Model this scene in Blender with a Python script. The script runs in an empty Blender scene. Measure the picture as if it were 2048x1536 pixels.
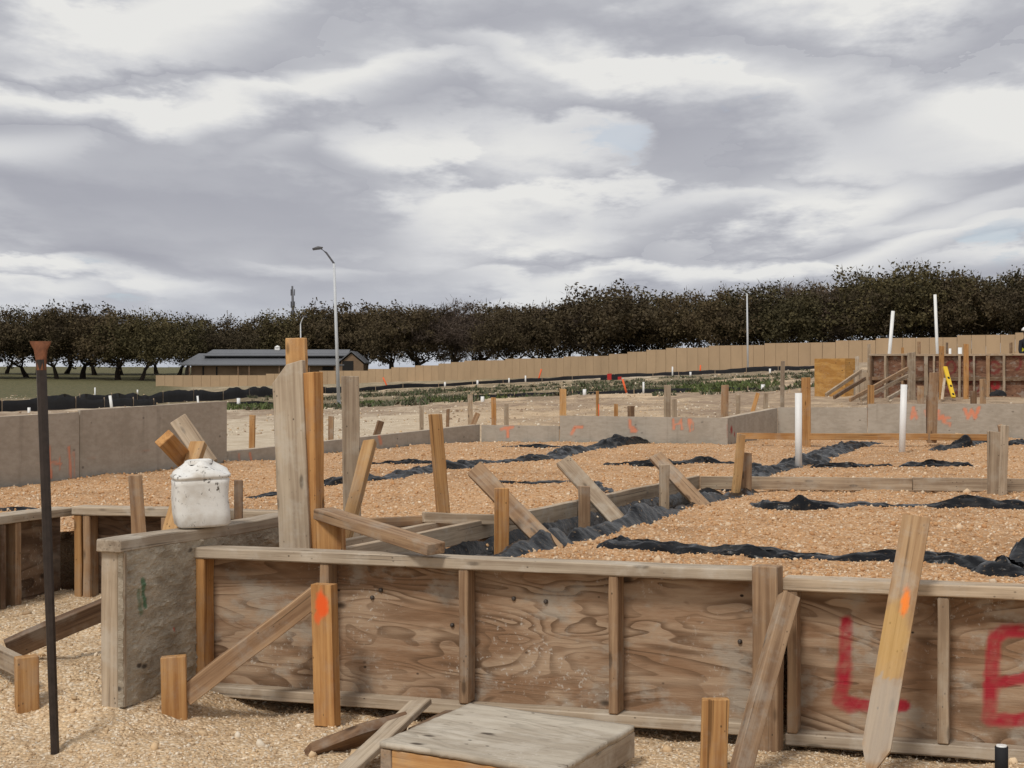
import bpy, bmesh, math, random
import numpy as np
from mathutils import Vector, Matrix
random.seed(7); RNG = np.random.default_rng(7)
SC = bpy.context.scene
COL = SC.collection
# ------------------------------------------------------------------ camera
F = 3247.0; E = 1.30; HY = 750.0            # focal length in photo pixels, eye height, horizon row
cam = bpy.data.cameras.new('camera'); co = bpy.data.objects.new('camera', cam); COL.objects.link(co)
cam.sensor_width = 36; cam.lens = 36*F/2048; cam.shift_y = -(768-HY)/2048
cam.clip_start = .1; cam.clip_end = 6000
co.location = (0, 0, E); co.rotation_euler = (math.pi/2, 0, 0)
SC.camera = co
SC.render.resolution_x = 1024; SC.render.resolution_y = 768
# ------------------------------------------------------------------ node helper
class NT:
    def __init__(s, tree): s.t = tree; s.n = tree.nodes; s.l = tree.links
    def new(s, typ, **kw):
        n = s.n.new(typ)
        for k, v in kw.items(): setattr(n, k, v)
        return n
    def put(s, sock, v):
        if v is None: return
        if hasattr(v, 'is_output'): s.l.new(v, sock)
        elif isinstance(v, (tuple, list)) and len(v) == 3 and sock.type == 'RGBA': sock.default_value = (*v, 1)
        else: sock.default_value = v
    def m(s, op, a, b=None, c=None, clamp=False):
        n = s.new('ShaderNodeMath', operation=op); n.use_clamp = clamp
        s.put(n.inputs[0], a); s.put(n.inputs[1], b); s.put(n.inputs[2], c); return n.outputs[0]
    def vm(s, op, a, b=None):
        n = s.new('ShaderNodeVectorMath', operation=op); s.put(n.inputs[0], a); s.put(n.inputs[1], b); return n.outputs[0]
    def sep(s, v):
        n = s.new('ShaderNodeSeparateXYZ'); s.put(n.inputs[0], v); return n.outputs
    def comb(s, x, y, z):
        n = s.new('ShaderNodeCombineXYZ')
        for i, v in enumerate((x, y, z)): s.put(n.inputs[i], v)
        return n.outputs[0]
    def noise(s, v, scale, detail=4, rough=.55, dist=0, lac=2.0):
        n = s.new('ShaderNodeTexNoise'); s.put(n.inputs['Vector'], v)
        n.inputs['Scale'].default_value = scale; n.inputs['Detail'].default_value = detail
        n.inputs['Roughness'].default_value = rough; n.inputs['Distortion'].default_value = dist
        n.inputs['Lacunarity'].default_value = lac
        return n.outputs['Fac']
    def voro(s, v, scale, out='Distance', feature='F1'):
        n = s.new('ShaderNodeTexVoronoi', feature=feature); s.put(n.inputs['Vector'], v); n.inputs['Scale'].default_value = scale
        return n.outputs[out]
    def ss(s, x, a, b):
        n = s.new('ShaderNodeMapRange', interpolation_type='SMOOTHSTEP'); s.put(n.inputs[0], x)
        n.inputs[1].default_value = a; n.inputs[2].default_value = b; return n.outputs[0]
    def mix(s, f, a, b, blend='MIX'):
        n = s.new('ShaderNodeMix', data_type='RGBA', blend_type=blend)
        s.put(n.inputs[0], f); s.put(n.inputs[6], a); s.put(n.inputs[7], b); return n.outputs[2]
    def ramp(s, f, stops):
        n = s.new('ShaderNodeValToRGB'); s.put(n.inputs[0], f); r = n.color_ramp
        while len(r.elements) < len(stops): r.elements.new(.5)
        for e, (p, c) in zip(r.elements, stops): e.position = p; e.color = (*c, 1)
        return n.outputs[0]
    def bump(s, h, strength, dist):
        n = s.new('ShaderNodeBump'); s.put(n.inputs['Height'], h); n.inputs['Strength'].default_value = strength
        n.inputs['Distance'].default_value = dist; return n.outputs[0]
# ------------------------------------------------------------------ sky: broken cloud deck over a Nishita sky
SUN_EL, SUN_AZ = 52, 208      # azimuth clockwise from +Y: behind the camera, to its left
w = bpy.data.worlds.new('World'); SC.world = w; w.use_nodes = True
w.cycles.sampling_method = 'MANUAL'; w.cycles.sample_map_resolution = 512
T = NT(w.node_tree); T.n.clear()
sky = T.new('ShaderNodeTexSky', sky_type='NISHITA'); sky.sun_disc = False
sky.sun_elevation = math.radians(SUN_EL); sky.sun_rotation = math.radians(SUN_AZ); sky.dust_density = 2
d = T.new('ShaderNodeTexCoord').outputs['Generated']
dx, dy, dz = T.sep(d)
dz = T.m('ABSOLUTE', dz)
CK = .055
az_ = T.m('ARCTAN2', dx, dy)
zz = T.m('ADD', dz, CK)
lat = T.m('DIVIDE', T.m('MULTIPLY', az_, 1.15), T.m('ADD', zz, .13)); lon = T.m('MULTIPLY', T.m('LOGARITHM', zz, math.e), 2.0)
cv = T.comb(lat, lon, 2.7)
def n2d(v, scale, detail, rough=.5):
    n = T.new('ShaderNodeTexNoise', noise_dimensions='2D'); T.put(n.inputs['Vector'], v)
    n.inputs['Scale'].default_value = scale; n.inputs['Detail'].default_value = detail; n.inputs['Roughness'].default_value = rough; return n.outputs['Fac']
fine = n2d(cv, 2.1, 6, .58)
def cloud_rows(off, rows, vs):
    c2 = T.vm('ADD', cv, off)
    low = n2d(c2, .80, 1)                                       # where the rows of cloud bend and break
    wv = T.new('ShaderNodeTexVoronoi', feature='F1', voronoi_dimensions='2D'); T.put(wv.inputs['Vector'], T.vm('ADD', c2, T.comb(T.m('MULTIPLY', fine, .5), T.m('MULTIPLY', fine, .5), 0.)))
    wv.inputs['Scale'].default_value = vs
    ww = T.m('ADD', T.m('MULTIPLY', lon, rows), T.m('MULTIPLY', T.m('SUBTRACT', low, .5), 2.2))
    ww = T.m('ADD', ww, T.m('MULTIPLY', wv.outputs['Distance'], .62))
    ww = T.m('ADD', ww, T.m('MULTIPLY', T.m('SUBTRACT', fine, .5), 1.3))
    tt = T.m('FRACT', T.m('ADD', ww, 40.))                      # 0 at a cloud's flat base, 1 at its lit top
    fall = T.m('SUBTRACT', 1., T.m('MULTIPLY', T.ss(tt, .66, 1.0), T.m('ADD', .78, T.m('MULTIPLY', T.ss(low, .55, .40), .22))))
    big = n2d(T.vm('ADD', c2, (3, 1, 7)), .75, 1)
    return T.m('MULTIPLY', T.m('MULTIPLY', T.ss(tt, -.12, .66), fall), T.m('ADD', .12, T.m('MULTIPLY', T.ss(big, .36, .62), 1.0))), big
l1, big = cloud_rows((0, 0, 0), 1.25, 1.9)
l2, _ = cloud_rows((13.1, 5.7, 3.3), 1.6, 2.6)
lit = T.m('MAXIMUM', l1, T.m('MULTIPLY', l2, .9))
lit = T.m('ADD', lit, T.m('MULTIPLY', T.m('SUBTRACT', fine, .5), .45))
lit = T.m('ADD', T.m('MULTIPLY', lit, 1.0), .05, None, True)
ccol = T.ramp(lit, [(0, (.375, .382, .43)), (.35, (.495, .503, .54)), (.65, (.64, .645, .665)), (1, (.80, .795, .775))])
gap = T.m('MULTIPLY', T.ss(fine, .37, .29), T.ss(big, .45, .58))
skyc = T.mix(1.0, sky.outputs[0], (.1, .1, .1), 'MULTIPLY')
skyc = T.mix(.55, skyc, (.60, .68, .80))
ccol = T.mix(gap, ccol, skyc)
hz = T.ss(dz, .075, .005)
ccol = T.mix(T.m('MULTIPLY', hz, .72), ccol, (.54, .57, .63))
ccol = T.mix(1.0, ccol, (10, 10, 10), 'MULTIPLY')
bg = T.new('ShaderNodeBackground'); T.put(bg.inputs[0], ccol); bg.inputs[1].default_value = .1
T.l.new(bg.outputs[0], T.new('ShaderNodeOutputWorld').inputs[0])
# ------------------------------------------------------------------ sun behind thin cloud
sl = bpy.data.lights.new('sun', 'SUN'); sl.energy = 2.2; sl.angle = math.radians(12); sl.color = (1, .955, .89)
so = bpy.data.objects.new('sun', sl); COL.objects.link(so)
az, el = math.radians(SUN_AZ), math.radians(SUN_EL)
sd = Vector((math.sin(az)*math.cos(el), math.cos(az)*math.cos(el), math.sin(el)))
so.rotation_euler = sd.to_track_quat('Z', 'Y').to_euler(); so.location = (-20, -20, 40)
SC.view_settings.view_transform = 'Standard'; SC.view_settings.look = 'None'
SC.view_settings.exposure = 0; SC.view_settings.gamma = 1
# ================================================================== materials
def mat(name):
    m = bpy.data.materials.new(name); m.use_nodes = True
    t = NT(m.node_tree); b = t.n['Principled BSDF']
    b.inputs['Roughness'].default_value = .85
    b.inputs['Specular IOR Level'].default_value = .25
    return m, t, b
def ocoord(t, rnd=True):
    v = t.new('ShaderNodeTexCoord').outputs['Object']
    if rnd:
        r = t.new('ShaderNodeObjectInfo').outputs['Random']
        v = t.vm('ADD', v, t.comb(t.m('MULTIPLY', r, 37.), t.m('MULTIPLY', r, 19.), t.m('MULTIPLY', r, 53.)))
    return v
def paint_over(t, col):
    a = t.new('ShaderNodeAttribute', attribute_name='paint')
    return t.mix(a.outputs['Alpha'], col, a.outputs['Color'])
def wood(name, light, dark, dust=(.36, .33, .28), dusta=.45, painted=False):
    m, t, b = mat(name); v = ocoord(t)
    g = t.noise(t.vm('MULTIPLY', v, (1.6, 42, 42)), 1., 4, .6, .3)
    g2 = t.noise(t.vm('MULTIPLY', v, (5, 150, 150)), 1., 2, .6)
    bl = t.noise(v, 5., 3, .6)
    c = t.mix(t.ss(t.m('ADD', t.m('MULTIPLY', g, .8), t.m('MULTIPLY', bl, .25)), .34, .68), dark, light)
    c = t.mix(t.m('MULTIPLY', t.ss(g2, .45, .75), .35), c, dark)
    r = t.new('ShaderNodeObjectInfo').outputs['Random']
    c = t.mix(1., c, t.ramp(r, [(0, (.82, .82, .84)), (.5, (1, .98, .96)), (1, (1.12, 1.06, 1.0))]), 'MULTIPLY')
    kn = t.voro(t.vm('MULTIPLY', v, (4, 13, 13)), 1.)
    c = t.mix(t.m('MULTIPLY', t.ss(kn, .16, .07), .75), c, tuple(x*.35 for x in dark))
    cr = t.noise(t.vm('MULTIPLY', v, (1.1, 75, 75)), 1., 2, .5)
    c = t.mix(t.m('MULTIPLY', t.ss(cr, .64, .72), .7), c, tuple(x*.3 for x in dark))
    spots = t.voro(t.vm('MULTIPLY', v, (30, 45, 45)), 1.)
    sm = t.m('MULTIPLY', t.ss(spots, .17, .08), t.ss(t.noise(v, 9, 1), .5, .62))
    c = t.mix(t.m('MULTIPLY', sm, .8), c, (.03, .02, .013))
    c = t.mix(t.m('MULTIPLY', t.ss(t.noise(t.vm('ADD', v, (9, 3, 1)), 7., 5, .65), .48, .68), dusta), c, dust)
    if painted: c = paint_over(t, c)
    t.put(b.inputs['Base Color'], c)
    h = t.m('ADD', g, t.m('MULTIPLY', g2, .5))
    t.put(b.inputs['Normal'], t.bump(h, .5, .004)); return m
M = {}
M['fresh'] = wood('fresh_lumber', (.50, .285, .115), (.29, .135, .045), dusta=.22)
M['yellow'] = wood('yellow_lumber', (.54, .34, .155), (.37, .20, .08), dusta=.25)
M['tan'] = wood('tan_lumber', (.40, .265, .155), (.21, .125, .07), dusta=.4)
M['grey'] = wood('weathered_lumber', (.42, .335, .24), (.225, .165, .112), (.42, .37, .30), dusta=.5)
M['pale'] = wood('pale_weathered_lumber', (.48, .40, .30), (.29, .225, .16), (.50, .45, .375), .55)
M['brown'] = wood('brown_lumber', (.23, .145, .085), (.105, .06, .036), dusta=.3)
M['fresh_p'] = wood('fresh_lumber_sprayed', (.50, .285, .115), (.29, .135, .045), dusta=.22, painted=True)
M['tan_p'] = wood('leaning_stake_wood', (.45, .30, .165), (.29, .175, .09), (.42, .38, .32), .45, painted=True)
def ply(name, light, dark, cement=(.36, .33, .28), ca=.75, lines=13, lo=.35, line_str=.95, painted=True, scuff=.25):
    m, t, b = mat(name); v = ocoord(t)
    x, y, z = t.sep(v)
    p = t.comb(t.m('MULTIPLY', x, 1.0), t.m('MULTIPLY', t.new('ShaderNodeObjectInfo').outputs['Random'], 9.), t.m('MULTIPLY', z, 4.6))
    n = t.noise(p, 1.2, 2., .45, .8)
    fr = t.m('FRACT', t.m('MULTIPLY', n, lines))
    ln = t.m('MULTIPLY', t.ss(fr, .35, .92), t.ss(fr, 1.0, .93))
    ln = t.m('MULTIPLY', ln, t.m('ADD', .40, t.m('MULTIPLY', t.ss(t.noise(p, 2.6, 2), .4, .62), .6)))
    fine = t.noise(t.vm('MULTIPLY', v, (8, 60, 130)), 1., 3, .6)
    broad = t.noise(t.vm('ADD', p, (7, 0, 3)), 2.2, 4, .6, .6)
    c = t.mix(t.ss(broad, .38, .64), dark, light)
    c = t.mix(t.m('MULTIPLY', ln, line_str), c, tuple(q*.55 for q in dark))
    c = t.mix(t.m('MULTIPLY', t.ss(fine, .5, .75), .4), c, dark)
    sm = t.noise(t.vm('ADD', t.vm('MULTIPLY', v, (1, 1, 1.5)), (3, 8, 2)), 4.2, 7, .66)
    c = t.mix(t.m('MULTIPLY', t.ss(sm, .50, .64), ca), c, cement)
    sp = t.m('MULTIPLY', t.ss(t.noise(v, 60, 4, .7), .57, .68), t.ss(t.noise(t.vm('ADD', v, (4, 4, 4)), 3.5, 2), .5, .62))
    c = t.mix(t.m('MULTIPLY', sp, .65), c, (.55, .50, .43))
    kn = t.voro(t.vm('MULTIPLY', v, (3.2, 1, 6)), 1.)
    c = t.mix(t.m('MULTIPLY', t.ss(kn, .11, .04), .85), c, (.035, .022, .014))
    nl = t.m('MULTIPLY', t.ss(t.voro(t.vm('MULTIPLY', v, (12, 12, 17)), 1.), .11, .06), t.ss(t.noise(v, 6, 1), .48, .6))
    c = t.mix(nl, c, (.03, .02, .015))
    sf = t.m('MULTIPLY', t.ss(t.noise(t.vm('MULTIPLY', v, (9, 42, 42)), 1., 4, .65), .60, .67), t.ss(t.noise(v, 4.5, 2), .44, .58))
    c = t.mix(t.m('MULTIPLY', sf, scuff), c, (.09, .065, .045))
    if painted: c = paint_over(t, c)
    t.put(b.inputs['Base Color'], c)
    h = t.m('ADD', t.m('MULTIPLY', ln, -.6), t.m('ADD', fine, t.m('MULTIPLY', sm, 2.)))
    t.put(b.inputs['Normal'], t.bump(h, .5, .004)); return m
M['ply'] = ply('weathered_plywood', (.40, .285, .19), (.255, .15, .085), (.37, .325, .265), .7)
M['ply_dark'] = ply('brown_plywood', (.22, .15, .10), (.11, .066, .040), ca=.3)
M['ply_red'] = ply('red_brown_plywood', (.24, .13, .08), (.15, .07, .042), ca=.45)
M['ply_lift'] = ply('pale_plywood', (.50, .445, .36), (.37, .315, .245), (.55, .50, .42), .45, 11, line_str=.4, painted=False, scuff=.8)
M['osb'] = ply('new_orange_plywood', (.50, .28, .085), (.38, .19, .05), ca=.08, line_str=.35)
def caked(name, a, c2, bumpd=.006, spots=.6):
    m, t, b = mat(name); v = ocoord(t)
    n = t.noise(v, 3., 6, .6); n2 = t.noise(t.vm('MULTIPLY', v, (1, 1, 2.5)), 11., 6, .68)
    c = t.mix(t.ss(t.m('ADD', t.m('MULTIPLY', n, .5), t.m('MULTIPLY', n2, .5)), .36, .62), c2, a)
    sp = t.m('MULTIPLY', t.ss(t.voro(t.vm('MULTIPLY', v, (7, 7, 11)), 1.), .16, .07), t.ss(t.noise(v, 5, 2), .46, .58))
    c = t.mix(t.m('MULTIPLY', sp, spots), c, (.04, .03, .024))
    st = t.ss(t.noise(t.vm('MULTIPLY', v, (14, 14, .8)), 1., 3, .6), .55, .75)
    c = t.mix(t.m('MULTIPLY', st, .25), c, tuple(q*.55 for q in c2))
    c = paint_over(t, c); t.put(b.inputs['Base Color'], c)
    t.put(b.inputs['Normal'], t.bump(t.m('ADD', n, n2), .7, bumpd)); return m
M['caked'] = caked('cement_caked_plywood', (.47, .41, .32), (.25, .205, .15), .03, .85)
M['concrete_ply'] = caked('grey_cement_stained_plywood', (.40, .355, .295), (.315, .275, .222), .003, .6)
def gravel(name, cols, scale, attr=False):
    m, t, b = mat(name); v = ocoord(t, False)
    vc = t.new('ShaderNodeTexVoronoi'); t.put(vc.inputs['Vector'], v); vc.inputs['Scale'].default_value = scale
    r = t.sep(vc.outputs['Color'])[0]
    c = t.ramp(r, [(i/(len(cols)-1), q) for i, q in enumerate(cols)])
    big = t.noise(v, 1.1, 5, .6); mid = t.noise(v, 9., 5, .7)
    c = t.mix(1., c, t.ramp(t.m('ADD', t.m('MULTIPLY', big, .5), t.m('MULTIPLY', mid, .5)), [(.34, (.62, .57, .52)), (.5, (1, 1, 1)), (.66, (1.18, 1.17, 1.14))]), 'MULTIPLY')
    c = t.mix(t.m('MULTIPLY', t.ss(vc.outputs['Distance'], .42, .75), .35), c, tuple(q*.5 for q in cols[0]))
    if attr:
        a = t.new('ShaderNodeAttribute', attribute_name='zone'); zr, zg_, zb = t.sep(a.outputs['Vector'])
        pn = t.noise(t.vm('MULTIPLY', v, (1, .35, 1)), .35, 6, .68)
        pf = t.noise(v, 3.2, 4, .7)
        pale = t.mix(t.ss(pf, .35, .65), (.46, .37, .26), (.60, .51, .385))
        c = t.mix(zg_, c, pale)
        clay = t.mix(t.ss(pf, .4, .6), (.22, .15, .10), (.36, .265, .18))
        c = t.mix(t.m('MULTIPLY', zb, t.ss(pn, .36, .56)), c, clay)
        grs = t.mix(t.ss(pf, .35, .65), (.055, .06, .022), (.15, .125, .06))
        c = t.mix(t.m('MULTIPLY', zr, t.ss(t.m('ADD', pn, t.m('MULTIPLY', zr, .35)), .52, .66)), c, grs)
    t.put(b.inputs['Base Color'], c); b.inputs['Roughness'].default_value = .95
    h = t.m('ADD', t.m('MULTIPLY', vc.outputs['Distance'], -1.), mid)
    t.put(b.inputs['Normal'], t.bump(h, .8, .012)); return m
FILL = [(.40, .215, .10), (.53, .31, .155), (.49, .28, .135), (.58, .365, .20), (.66, .49, .33)]
FORE = [(.45, .305, .175), (.62, .45, .275), (.58, .41, .24), (.67, .51, .335), (.76, .64, .485)]
M['fill'] = gravel('crushed_limestone_fill', FILL, 70)
M['ground'] = gravel('pale_gravel_ground', FORE, 75, True)
def stones(name):
    m, t, b = mat(name); a = t.new('ShaderNodeAttribute', attribute_name='scol')
    t.put(b.inputs['Base Color'], a.outputs['Color']); b.inputs['Roughness'].default_value = .95; return m
M['stone'] = stones('crushed_stone'); M['leafcol'] = stones('weed_leaf')
def plain(name, c, rough=.6, var=.25, scale=4., metal=0, spec=.3):
    m, t, b = mat(name); v = ocoord(t)
    n = t.noise(v, scale, 5, .65)
    k = t.ramp(n, [(.3, (1-var,)*3), (.7, (1+var*.6,)*3)])
    t.put(b.inputs['Base Color'], t.mix(1., c, k, 'MULTIPLY'))
    b.inputs['Roughness'].default_value = rough; b.inputs['Metallic'].default_value = metal
    b.inputs['Specular IOR Level'].default_value = spec; return m
def plastic_mat():
    m, t, b = mat('black_polythene'); v = ocoord(t)
    n = t.noise(v, 6, 5, .65)
    c = t.mix(t.ss(n, .52, .72), (.008, .0085, .010), (.028, .027, .026))
    du = t.m('MULTIPLY', t.ss(t.noise(v, 45, 4, .7), .60, .68), .5)
    c = t.mix(du, c, (.30, .20, .11))
    t.put(b.inputs['Base Color'], c); b.inputs['Roughness'].default_value = .30; b.inputs['Specular IOR Level'].default_value = .14
    t.put(b.inputs['Normal'], t.bump(t.noise(t.vm('MULTIPLY', v, (1, 1, 2)), 18, 3, .5), .45, .014)); return m
M['poly'] = plastic_mat()
M['pvc'] = plain('white_pvc', (.74, .74, .72), .45, .08)
M['silt'] = plain('black_silt_fabric', (.014, .014, .016), .8, .3, 2)
M['steel'] = plain('dark_steel', (.035, .026, .022), .45, .4, 30, .3, .5)
M['rust'] = plain('rusty_steel', (.17, .065, .03), .8, .45, 40)
M['pole'] = plain('galvanised_pole', (.52, .54, .56), .5, .08)
M['lamp'] = plain('dark_lamp_head', (.10, .10, .11), .5, .1)
M['fence'] = plain('tan_precast_wall', (.40, .285, .175), .9, .12, .5)
M['roof'] = plain('grey_metal_roof', (.13, .135, .145), .55, .1, .3)
M['housewall'] = plain('brown_brick_wall', (.20, .135, .085), .9, .2, .8)
M['dark'] = plain('dark_opening', (.012, .011, .010), .7, .1)
M['bark'] = plain('dark_bark', (.040, .030, .022), .95, .3, 2)
M['orange'] = plain('orange_flagging', (.75, .13, .04), .7, .1)
M['red'] = plain('red_paint', (.45, .03, .025), .6, .1)
M['green'] = plain('green_pipe_cap', (.10, .26, .16), .6, .1)
M['yellowm'] = plain('yellow_level_paint', (.72, .47, .03), .45, .1)
M['vest'] = plain('safety_vest', (.75, .72, .05), .8, .1)
M['cloth'] = plain('dark_work_clothes', (.02, .02, .025), .9, .2)
M['skin'] = plain('skin', (.35, .2, .13), .6, .1)
M['nail'] = plain('nail_steel', (.10, .085, .075), .5, .1, 4, .6)
M['greywrap'] = plain('grey_form_liner', (.20, .185, .165), .85, .2, 3)
def jug_mat():
    m, t, b = mat('dirty_white_plastic'); v = ocoord(t)
    c = t.mix(t.ss(t.noise(v, 9, 5, .6), .45, .72), (.70, .69, .655), (.52, .48, .42))
    sp = t.m('MULTIPLY', t.ss(t.noise(t.vm('MULTIPLY', v, (1, 1, .55)), 52, 4, .7), .57, .64), t.ss(t.noise(v, 10, 2), .44, .6))
    c = t.mix(sp, c, (.10, .085, .07))
    t.put(b.inputs['Base Color'], c); b.inputs['Roughness'].default_value = .5
    t.put(b.inputs['Normal'], t.bump(t.noise(v, 20, 4, .6), .4, .006)); return m
M['jug'] = jug_mat()
def leaf_mat(name, a, bcol):
    m, t, b = mat(name)
    v = t.new('ShaderNodeTexCoord').outputs['Object']; r = t.new('ShaderNodeObjectInfo').outputs['Random']
    n = t.noise(v, .55, 3, .6)
    c = t.mix(t.ss(n, .36, .64), a, bcol)
    c = t.mix(1., c, t.ramp(r, [(0, (.78, .78, .8)), (1, (1.2, 1.15, 1.05))]), 'MULTIPLY')
    t.put(b.inputs['Base Color'], c); b.inputs['Roughness'].default_value = .9; b.inputs['Specular IOR Level'].default_value = .1; return m
M['leafA'] = leaf_mat('brown_olive_foliage', (.062, .047, .029), (.092, .073, .042))
M['leafB'] = leaf_mat('olive_foliage', (.060, .053, .028), (.095, .080, .040))
M['leafC'] = leaf_mat('bare_twig_mass', (.075, .056, .045), (.11, .085, .066))
# ================================================================== helpers
def P(px, py, Y): return Vector(((px-1024)/F*Y, Y, E-(py-HY)/F*Y))
def Yz(py, z): return F*(E-z)/(py-HY)
def G(px, py, z): return P(px, py, Yz(py, z))
def on_line(px, A, B):
    u = (px-1024)/F; dX, dY = B[0]-A[0], B[1]-A[1]
    s = (u*A[1]-A[0])/(dX-u*dY); return Vector((A[0]+s*dX, A[1]+s*dY, 0)), s
def hash2(ix, iy, seed):
    h = (ix.astype(np.int64)*374761393 + iy.astype(np.int64)*668265263 + seed*982451653) & 0xFFFFFFFF
    h = ((h ^ (h >> 13))*1274126177) & 0xFFFFFFFF
    return ((h ^ (h >> 16)) & 0xFFFFFF)/float(0xFFFFFF)
def vnoise(x, y, seed=0):
    x = np.asarray(x, float); y = np.asarray(y, float)
    ix, iy = np.floor(x), np.floor(y); fx, fy = x-ix, y-iy
    fx = fx*fx*(3-2*fx); fy = fy*fy*(3-2*fy)
    a, b, c, d_ = hash2(ix, iy, seed), hash2(ix+1, iy, seed), hash2(ix, iy+1, seed), hash2(ix+1, iy+1, seed)
    return (a*(1-fx)+b*fx)*(1-fy)+(c*(1-fx)+d_*fx)*fy
def fbm(x, y, seed=0, o=4, rough=.5):
    s = 0; a = 1; tot = 0
    for i in range(o): s = s+a*(vnoise(x*2**i, y*2**i, seed+i*17)-.5); tot += a; a *= rough
    return s/tot
def sstep(x, a, b):
    t = np.clip((np.asarray(x, float)-a)/(b-a), 0, 1); return t*t*(3-2*t)
def link(name, me, parent=None, mtx=None, m=None):
    o = bpy.data.objects.new(name, me); COL.objects.link(o)
    if m and me is not None and not me.materials: me.materials.append(M[m])
    if parent is not None: o.parent = parent
    if mtx is not None: o.matrix_local = mtx
    return o
def tag(o, label=None, cat=None, group=None, kind=None):
    for k, v in (('label', label), ('category', cat), ('group', group), ('kind', kind)):
        if v: o[k] = v
    return o
def empty(name, mtx, label, cat, group=None):
    o = link(name, None, None, mtx); o.empty_display_size = .1; return tag(o, label, cat, group)
def mesh_np(name, V, Fc, n):
    me = bpy.data.meshes.new(name); V = np.asarray(V, np.float32); Fc = np.asarray(Fc, np.int32)
    me.vertices.add(len(V)); me.vertices.foreach_set('co', V.ravel())
    me.loops.add(Fc.size); me.loops.foreach_set('vertex_index', Fc.ravel())
    me.polygons.add(len(Fc)); me.polygons.foreach_set('loop_start', np.arange(0, Fc.size, n, dtype=np.int32))
    me.update(calc_edges=True); return me
def grid_faces(nr, nc):
    i = np.arange((nr-1)*(nc-1)); r, c = i//(nc-1), i % (nc-1); a = r*nc+c
    return np.stack([a, a+1, a+nc+1, a+nc], 1)
def smooth(me): me.polygons.foreach_set('use_smooth', np.ones(len(me.polygons), bool)); return me
def prism_mesh(name, outline, t, bev=.003):
    bm = bmesh.new()
    lo = [bm.verts.new((x, y, -t/2)) for x, y in outline]; hi = [bm.verts.new((x, y, t/2)) for x, y in outline]
    bm.faces.new(lo[::-1]); bm.faces.new(hi); n = len(outline)
    for i in range(n): bm.faces.new((lo[i], lo[(i+1) % n], hi[(i+1) % n], hi[i]))
    if bev: bmesh.ops.bevel(bm, geom=list(bm.edges), offset=bev, segments=1, affect='EDGES', clamp_overlap=True)
    me = bpy.data.meshes.new(name); bm.to_mesh(me); bm.free(); return me
def axes(a, b, wdir):
    X = (Vector(b)-Vector(a)); L = X.length; X.normalize()
    W = Vector(wdir); W = (W-X*W.dot(X)).normalized(); Tz = X.cross(W)
    m = Matrix((X, W, Tz)).transposed().to_4x4(); m.translation = Vector(a); return m, L
def board(name, a, b, wdir, w, t, m, parent=None, outline=None, bev=.003, jag=True):
    mtx, L = axes(a, b, wdir)
    if outline is None:
        j = random.uniform(-.05, .05)*w if jag else 0
        outline = [(0, -w/2), (L-j, -w/2), (L+j, w/2), (0, w/2)]
    else: outline = outline(L, w)
    me = prism_mesh(name, outline, t, bev)
    if bev and L > .35 and w > .03:
        bm = bmesh.new(); bm.from_mesh(me); k = min(14, max(4, int(L/.08))); sd_ = random.random()*90
        for i in range(1, k): bmesh.ops.bisect_plane(bm, geom=list(bm.verts)+list(bm.edges)+list(bm.faces), plane_co=(L*i/k, 0, 0), plane_no=(1, 0, 0))
        co_ = np.array([v.co[:] for v in bm.verts]); env = np.clip(np.minimum(co_[:, 0], L-co_[:, 0])/(.3*L), 0, 1)
        by = fbm(co_[:, 0]*1.4+sd_, co_[:, 0]*0+sd_, 3, 2)*.010*env; bz = fbm(co_[:, 0]*1.4+sd_, co_[:, 0]*0+sd_+40, 5, 2)*.007*env
        jy = fbm(co_[:, 0]*23+sd_, co_[:, 1]*70+co_[:, 2]*90, 7, 2)*.005; jz = fbm(co_[:, 0]*23+sd_, co_[:, 1]*70+co_[:, 2]*90+9, 8, 2)*.003
        for v, a_, b_ in zip(bm.verts, by+jy, bz+jz): v.co.y += a_; v.co.z += b_
        bm.to_mesh(me); bm.free()
    return link(name, me, parent, mtx, m)
def frame_mtx(A, B, z):
    dX, dY = B[0]-A[0], B[1]-A[1]; L = math.hypot(dX, dY)
    X = Vector((dX/L, dY/L, 0)); Yv = Vector((-dY/L, dX/L, 0))
    m = Matrix((X, Yv, Vector((0, 0, 1)))).transposed().to_4x4(); m.translation = Vector((A[0], A[1], z)); return m, L
def to_local(px, py, mtx, yoff=0):            # where the sight line meets the plane y=yoff of a frame
    inv = mtx.inverted(); o = inv @ Vector((0, 0, E)); dv = inv.to_3x3() @ (P(px, py, 1.)-Vector((0, 0, E)))
    s = (yoff-o.y)/dv.y; q = o+dv*s; return q.x, q.z
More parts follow.
